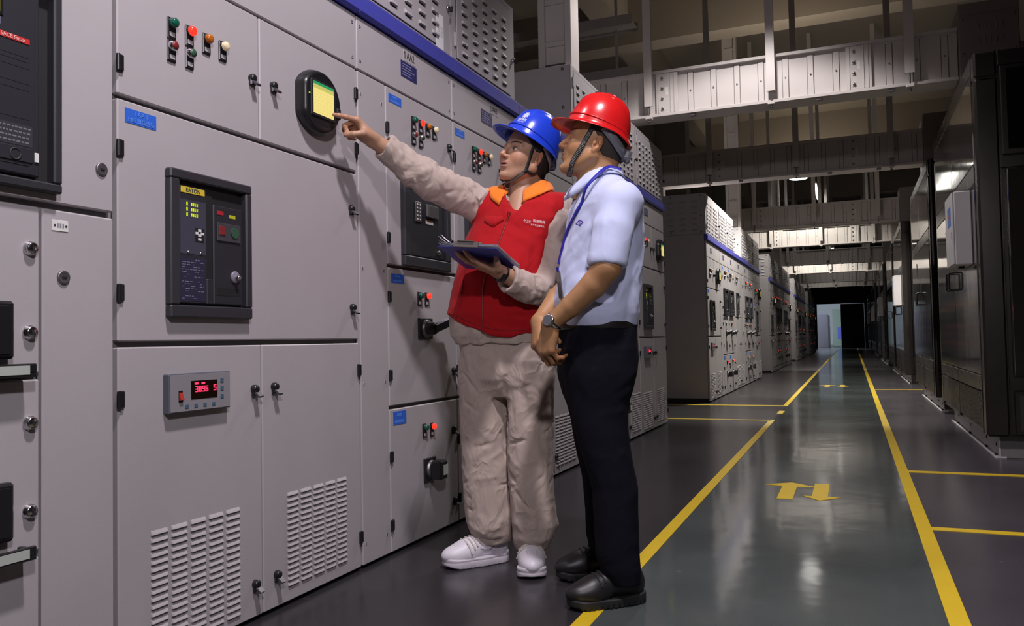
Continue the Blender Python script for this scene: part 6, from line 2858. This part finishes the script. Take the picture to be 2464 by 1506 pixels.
# -- head
EYE_OFF = (0, .001)
SK_B = (.42, .235, .148)
head_b = head_solid(jaw=1.06, lid=.0, mouth=.0025, nose=.6)
ps, pp = math.radians(51), math.radians(13)
fw = np.array((-math.sin(ps) * math.cos(pp), -math.cos(ps) * math.cos(pp), math.sin(pp)))
upv = np.array((math.sin(ps) * math.sin(pp) + .09, math.cos(ps) * math.sin(pp) - .14, math.cos(pp)))
HB = frame_from(fw, upv)
HO_B = (.040, -.012, 1.557)
v1, q1 = solid_mesh(lambda P: head_b(P / HS) * HS, (-.15, -.11, -.22), (.14, .11, .16), .0022, 1)
c1 = head_color(v1 / HS, SK_B, lip=(.42, .17, .15))
v1 = v1 @ np.asarray(HB, F32).T + V3(*HO_B)
# pointing hand
WR_R = (-.517, -.224, 1.579)
hxr = np.array((-.68, -.38, .63))
HMR = frame_from(hxr, (.45, .46, .77))
hb_r, tb_r, jb_r, pb_r = hand_solid(1, [(34, 3, 2), (72, 80, 45), (78, 85, 45), (80, 85, 45)], [(.045, .033, -.028), (.068, .024, -.054), (.086, .006, -.068)], splay=(2, 0, -3, -8), scale=.98)
aR = Solid(chain([(-.36, -.12, 1.47), (-.44, -.172, 1.533), WR_R], [.042, .035, .0265]))
aR.add(rcone(WR_R, tuple(np.array(WR_R) + HMR[:, 0] * .02), .0265, .021), .012)
aR.add(placed(hb_r, WR_R, HMR), .010)
v2, q2 = solid_mesh(aR, (-.72, -.40, 1.40), (-.33, -.08, 1.74), .0022, 1)
c2 = hand_color((v2 - V3(*WR_R)) @ np.asarray(HMR, F32), SK_B, jb_r)
# supporting hand
WR_L = (-.056, -.266, 1.083)
HML = frame_from((-.88, -.355, .30), (-.33, -.13, -.93))
hb_l, tb_l, jb_l, pb_l = hand_solid(-1, [(6, 14, 10), (4, 12, 8), (4, 12, 8), (8, 14, 10)], [(.030, .040, -.004), (.050, .056, -.020), (.062, .058, -.040)], splay=(12, 4, -4, -14), scale=.98)
aL = Solid(chain([(.06, -.18, 1.032), WR_L], [.042, .0265]))
aL.add(rcone(WR_L, tuple(np.array(WR_L) + HML[:, 0] * .02), .0265, .021), .012)
aL.add(placed(hb_l, WR_L, HML), .010)
v3, q3 = solid_mesh(aL, (-.30, -.44, .98), (.12, -.13, 1.20), .0022, 1)
c3 = hand_color((v3 - V3(*WR_L)) @ np.asarray(HML, F32), np.array(SK_B) * .95, jb_l)
core = Solid(column([(.68, -.05, 0, .085, .14, ANG_B), (.9, -.07, 0, .10, .15, ANG_B), (1.1, -.05, 0, .10, .14, ANG_B), (1.28, .0, 0, .085, .13, ANG_B), (1.36, .017, 0, .06, .09, ANG_B)]))
core.add(chain([(-.14, .02, .70), (-.137, .006, .40), (-.13, -.01, .10)], [.065, .05, .035]), .03)
core.add(chain([(.04, -.05, .70), (.034, -.072, .40), (.03, -.085, .10)], [.065, .05, .035]), .03)
core.add(chain([(.0, .0, 1.36), RSHB, (-.20, -.005, 1.402), (-.36, -.12, 1.47)], [.05, .055, .05, .042]), .03)
core.add(chain([(.03, -.01, 1.35), LSHB, (.142, -.105, 1.12), (.112, -.132, 1.028), (.06, -.18, 1.032)], [.05, .055, .045, .042, .040]), .03)
core.add(rcone((.017, 0, 1.30), HO_B, .045, .05), .03)
v4, q4 = solid_mesh(core, (-.40, -.22, .05), (.24, .16, 1.62), .012, 0)
c4 = np.tile(V3(*SK_B), (len(v4), 1))
v5, q5 = solid_mesh(Solid(rcone((.028, .0, 1.43), (.000, -.060, 1.30), .054, .038)), (-.08, -.16, 1.25), (.11, .08, 1.50), .004, 1)
c5 = np.tile(V3(*SK_B), (len(v5), 1))
VV, QQ, CC = join_np([(v1, q1, c1), (v2, q2, c2), (v3, q3, c3), (v4, q4, c4), (v5, q5, c5)])
link(bpy.data.objects.new('body', mesh_np('body', VV, QQ, SKIN, CC)), BP)
hb = hair_solid(.004, -.085, .014)
Vh, Qh = solid_mesh(lambda P: hb(P / HS) * HS, (-.15, -.11, -.10), (.10, .11, .16), .004, 1)
link(bpy.data.objects.new('hair', mesh_np('hair', Vh @ np.asarray(HB, F32).T + V3(*HO_B), Qh, HAIRM, None)), BP)

HBLUE = mat('blue_helmet_plastic', (0.014, 0.050, 0.56), .24, coat=.35)
tilt = math.radians(27)
hf_ = np.array((-math.sin(ps) * math.cos(tilt), -math.cos(ps) * math.cos(tilt), math.sin(tilt)))
hu_ = np.array((math.sin(ps) * math.sin(tilt) + .12, math.cos(ps) * math.sin(tilt) - .22, math.cos(tilt)))
HE_B = frame_from(hf_, hu_)
HC_B = np.array(HO_B) + HB[:, 2] * .042 - HB[:, 0] * .010
hm_b, dome_b = helmet(BP, 'helmet', HC_B, HE_B, HBLUE, a=.117, b_=.103, hgt=.140, brim=.042, vents=False)
hpb = lambda P: np.asarray(P, F32) * HS @ np.asarray(HB, F32).T + V3(*HO_B)
hfb = lambda P: head_b(P)
J_ = (.030, .068, -.072)
mir = lambda p: (p[0], -p[1], p[2])
for sg in (1, -1):
    g = (lambda p: p) if sg == 1 else mir
    head_strap('strap', [g(p) for p in [(.028, .076, .050), (.030, .074, .010), (.032, .070, -.035), J_]], .013, .0018, (STRAP, STRAPW), BP, hfb, hpb, hm_b, n=16)
    head_strap('strap', [g(p) for p in [(-.055, .080, .010), (-.045, .074, -.040), (-.012, .066, -.068), J_]], .013, .0018, (STRAP, STRAPW), BP, hfb, hpb, hm_b, n=18)
head_strap('chin_strap', [J_, (.048, .052, -.100), (.058, .028, -.126), (.060, 0, -.132), (.058, -.028, -.126), (.048, -.052, -.100), mir(J_)], .013, .002, (STRAP, STRAPW), BP, hfb, hpb, hm_b, n=50, bands=(3, 26))
head_strap('headband', [(-.018, .088, .045), (-.050, .080, .018), (-.085, .050, -.010), (-.098, 0, -.018), (-.085, -.050, -.010), (-.050, -.080, .018), (-.018, -.088, .045)], .026, .003, (GB_,), BP, hair_solid(.004, -.12, .2), hpb, hm_b, n=40, off=.004)
# round white emblem, lettering and vent holes on the shell
HWHITE = mat('helmet_print_white', (0.72, 0.74, 0.80), .5)


def on_dome(dome, u, t, off=.0006):
    x, y, z = dome(u, t)
    n = np.array((x / .0130, y / .0105, z / .0170))
    n /= np.linalg.norm(n)
    return np.array((x, y, z)) + n * off


def dome_patch(name, dome, uc, tc, me_pts, faces, m, parent, sc):
    """flat drawing (x right, y up in metres) laid on the shell at azimuth uc, height tc"""
    b = MB()
    vs = []
    for x, y in me_pts:
        vs.append(tuple(on_dome(dome, uc + x * sc / .104, tc + y * sc / .165)))
    b.add(vs, faces, 0)
    return b.build(name, [m], parent)


pts, fcs = [], []
def disc(r0, r1, a0, a1, n, cx=0, cy=0):
    k0 = len(pts)
    for i in range(n + 1):
        a = a0 + (a1 - a0) * i / n
        pts.append((cx + r0 * math.cos(a), cy + r0 * math.sin(a)))
        pts.append((cx + r1 * math.cos(a), cy + r1 * math.sin(a)))
    for i in range(n):
        fcs.append((k0 + 2 * i, k0 + 2 * i + 1, k0 + 2 * i + 3, k0 + 2 * i + 2))
disc(0.0, .0105, 0, 2 * math.pi, 30)
for k in range(18):
    a = 2 * math.pi * k / 18
    disc(.0122, .0155, a - .08, a + .08, 2)
dome_patch('emblem', dome_b, .30, .37, pts, fcs, HWHITE, hm_b, 1.0)
pts, fcs = [], []
for x0, x1, y0_, y1_ in ((-.0085, .0085, .0020, .0028), (-.0095, .0095, -.0026, -.0018), (-.0078, .0078, -.0066, -.0058), (-.0004, .0004, -.0095, .0095), (-.0052, -.0045, -.0085, .0085), (.0045, .0052, -.0085, .0085)):
    k0 = len(pts)
    pts += [(x0, y0_), (x1, y0_), (x1, y1_), (x0, y1_)]
    fcs.append((k0, k0 + 1, k0 + 2, k0 + 3))
dome_patch('emblem_lines', lambda u, t: tuple(q * 1.0025 for q in dome_b(u, t)), .30, .37, pts, fcs, HBLUE, hm_b, 1.0)
for txt, sz, tt in (('\u56fd\u5bb6\u7535\u7f51', .0105, .250), ('STATE GRID', .0062, .198)):
    me = text_mesh(txt, sz, 0.0)
    for v in me.vertices:
        v.co = Vector(on_dome(dome_b, .30 + v.co.x / .104, tt + v.co.y / .165, .0008))
    me.materials.clear()
    me.materials.append(HWHITE)
    o = bpy.data.objects.new('shell_lettering', me)
    link(o, hm_b)
b = MB()
for k in range(6):
    u = .18 + k * .085 + (.02 if k > 3 else 0)
    p = on_dome(dome_b, u, .135, .0)
    n_ = Vector((math.cos(u), math.sin(u), .15))
    tdir = Vector((-math.sin(u), math.cos(u), 0))
    for q in (-.0022, .0022):
        b.lathe([(-.001, .0022), (.0008, .0020), (.0009, 0)], Vector(p) + tdir * q, n_, 8)
b.build('vent_hole', [MATTE], hm_b)

# watch on the left wrist
dw = dL
wc = np.array(WR_L) + dL * .004
nw = np.array((.2, -.6, -.75))
nw = nw - dw * (nw @ dw)
nw /= np.linalg.norm(nw)
sw_ = np.cross(dw, nw)
T_ = np.array([wc + (nw * math.cos(a) * .0300 + sw_ * math.sin(a) * .0300) for a in np.linspace(0, 2 * math.pi, 41)])
wb = ribbon('wrist_watch', T_, T_ - wc, .022, .003, BLACK, BP)

# ------------------------------------------------------------------ the clipboard he holds
c_, s_ = math.cos(YAW), math.sin(YAW)
ex, ey = np.array((.95, -.297, -.089)), np.array((.305, .935, -.18))
ex /= np.linalg.norm(ex)
ey = ey - ex * (ex @ ey)
ey /= np.linalg.norm(ey)
ez = np.cross(ex, ey)
oc = np.array((-.1320, -.272, 1.136)) 
MBP = Matrix.Translation((-1.19, 2.92, 0)) @ Matrix.Rotation(YAW, 4, 'Z')
ML = Matrix([[ex[i], ey[i], ez[i], oc[i]] for i in range(3)] + [[0, 0, 0, 1]])
cb_ = thing('clipboard', 'blue clipboard with a steel clip and white papers on the man\'s open hand', 'clipboard')
cb_.matrix_world = MBP @ ML
b = MB()
b.box(-.108, .108, -.148, .148, -.003, 0, .0012)
b.build('board', [mat('clipboard_blue', (0.05, 0.07, 0.36), .4)], cb_)
PAPER = mat('white_paper', (0.80, 0.79, 0.86), .7)
for k in range(7):
    rs_ = np.random.RandomState(k)
    dx, dy, an = rs_.uniform(-.004, .006), rs_.uniform(-.009, -.004), rs_.uniform(-.012, .015)
    b = MB()
    n = 14
    vs, fs = [], []
    for i in range(n + 1):
        x = -.106 + .210 * i / n
        for j in range(9):
            y = -.143 + .286 * j / 8
            lift = max(0, -(x + .060)) ** 1.6 * (.9 + .55 * k) * (1 if y < -.02 else .35) + .0006 * math.sin(9 * x + k)
            lift += max(0, x - .080) * .05 * k * max(0, y) * 6
            X, Y_ = x + dx, y + dy
            vs.append((X * math.cos(an) - Y_ * math.sin(an), X * math.sin(an) + Y_ * math.cos(an), .0012 + .0017 * k + lift))
    for i in range(n):
        for j in range(8):
            fs.append((i * 9 + j, (i + 1) * 9 + j, (i + 1) * 9 + j + 1, i * 9 + j + 1))
    m_ = len(vs)
    b.add(vs + [(x, y, z - .0004) for x, y, z in vs], fs + [tuple(q + m_ for q in f[::-1]) for f in fs], 0, True)
    b.build('paper_sheet', [PAPER], cb_)
b = MB()
b.box(-.045, .045, -.158, -.118, .0125, .016, .001, 0)
b.box(-.045, .045, -.160, -.1545, -.004, .016, .001, 0)
b.cyl((-.045, -.128, .019), (.045, -.128, .019), .005, n=12, mi=0)
b.box(-.030, .030, -.168, -.150, .0145, .0175, .002, 0)
b.build('clip', [mat('clip_steel', (0.36, 0.33, 0.30), .35, .9)], cb_)
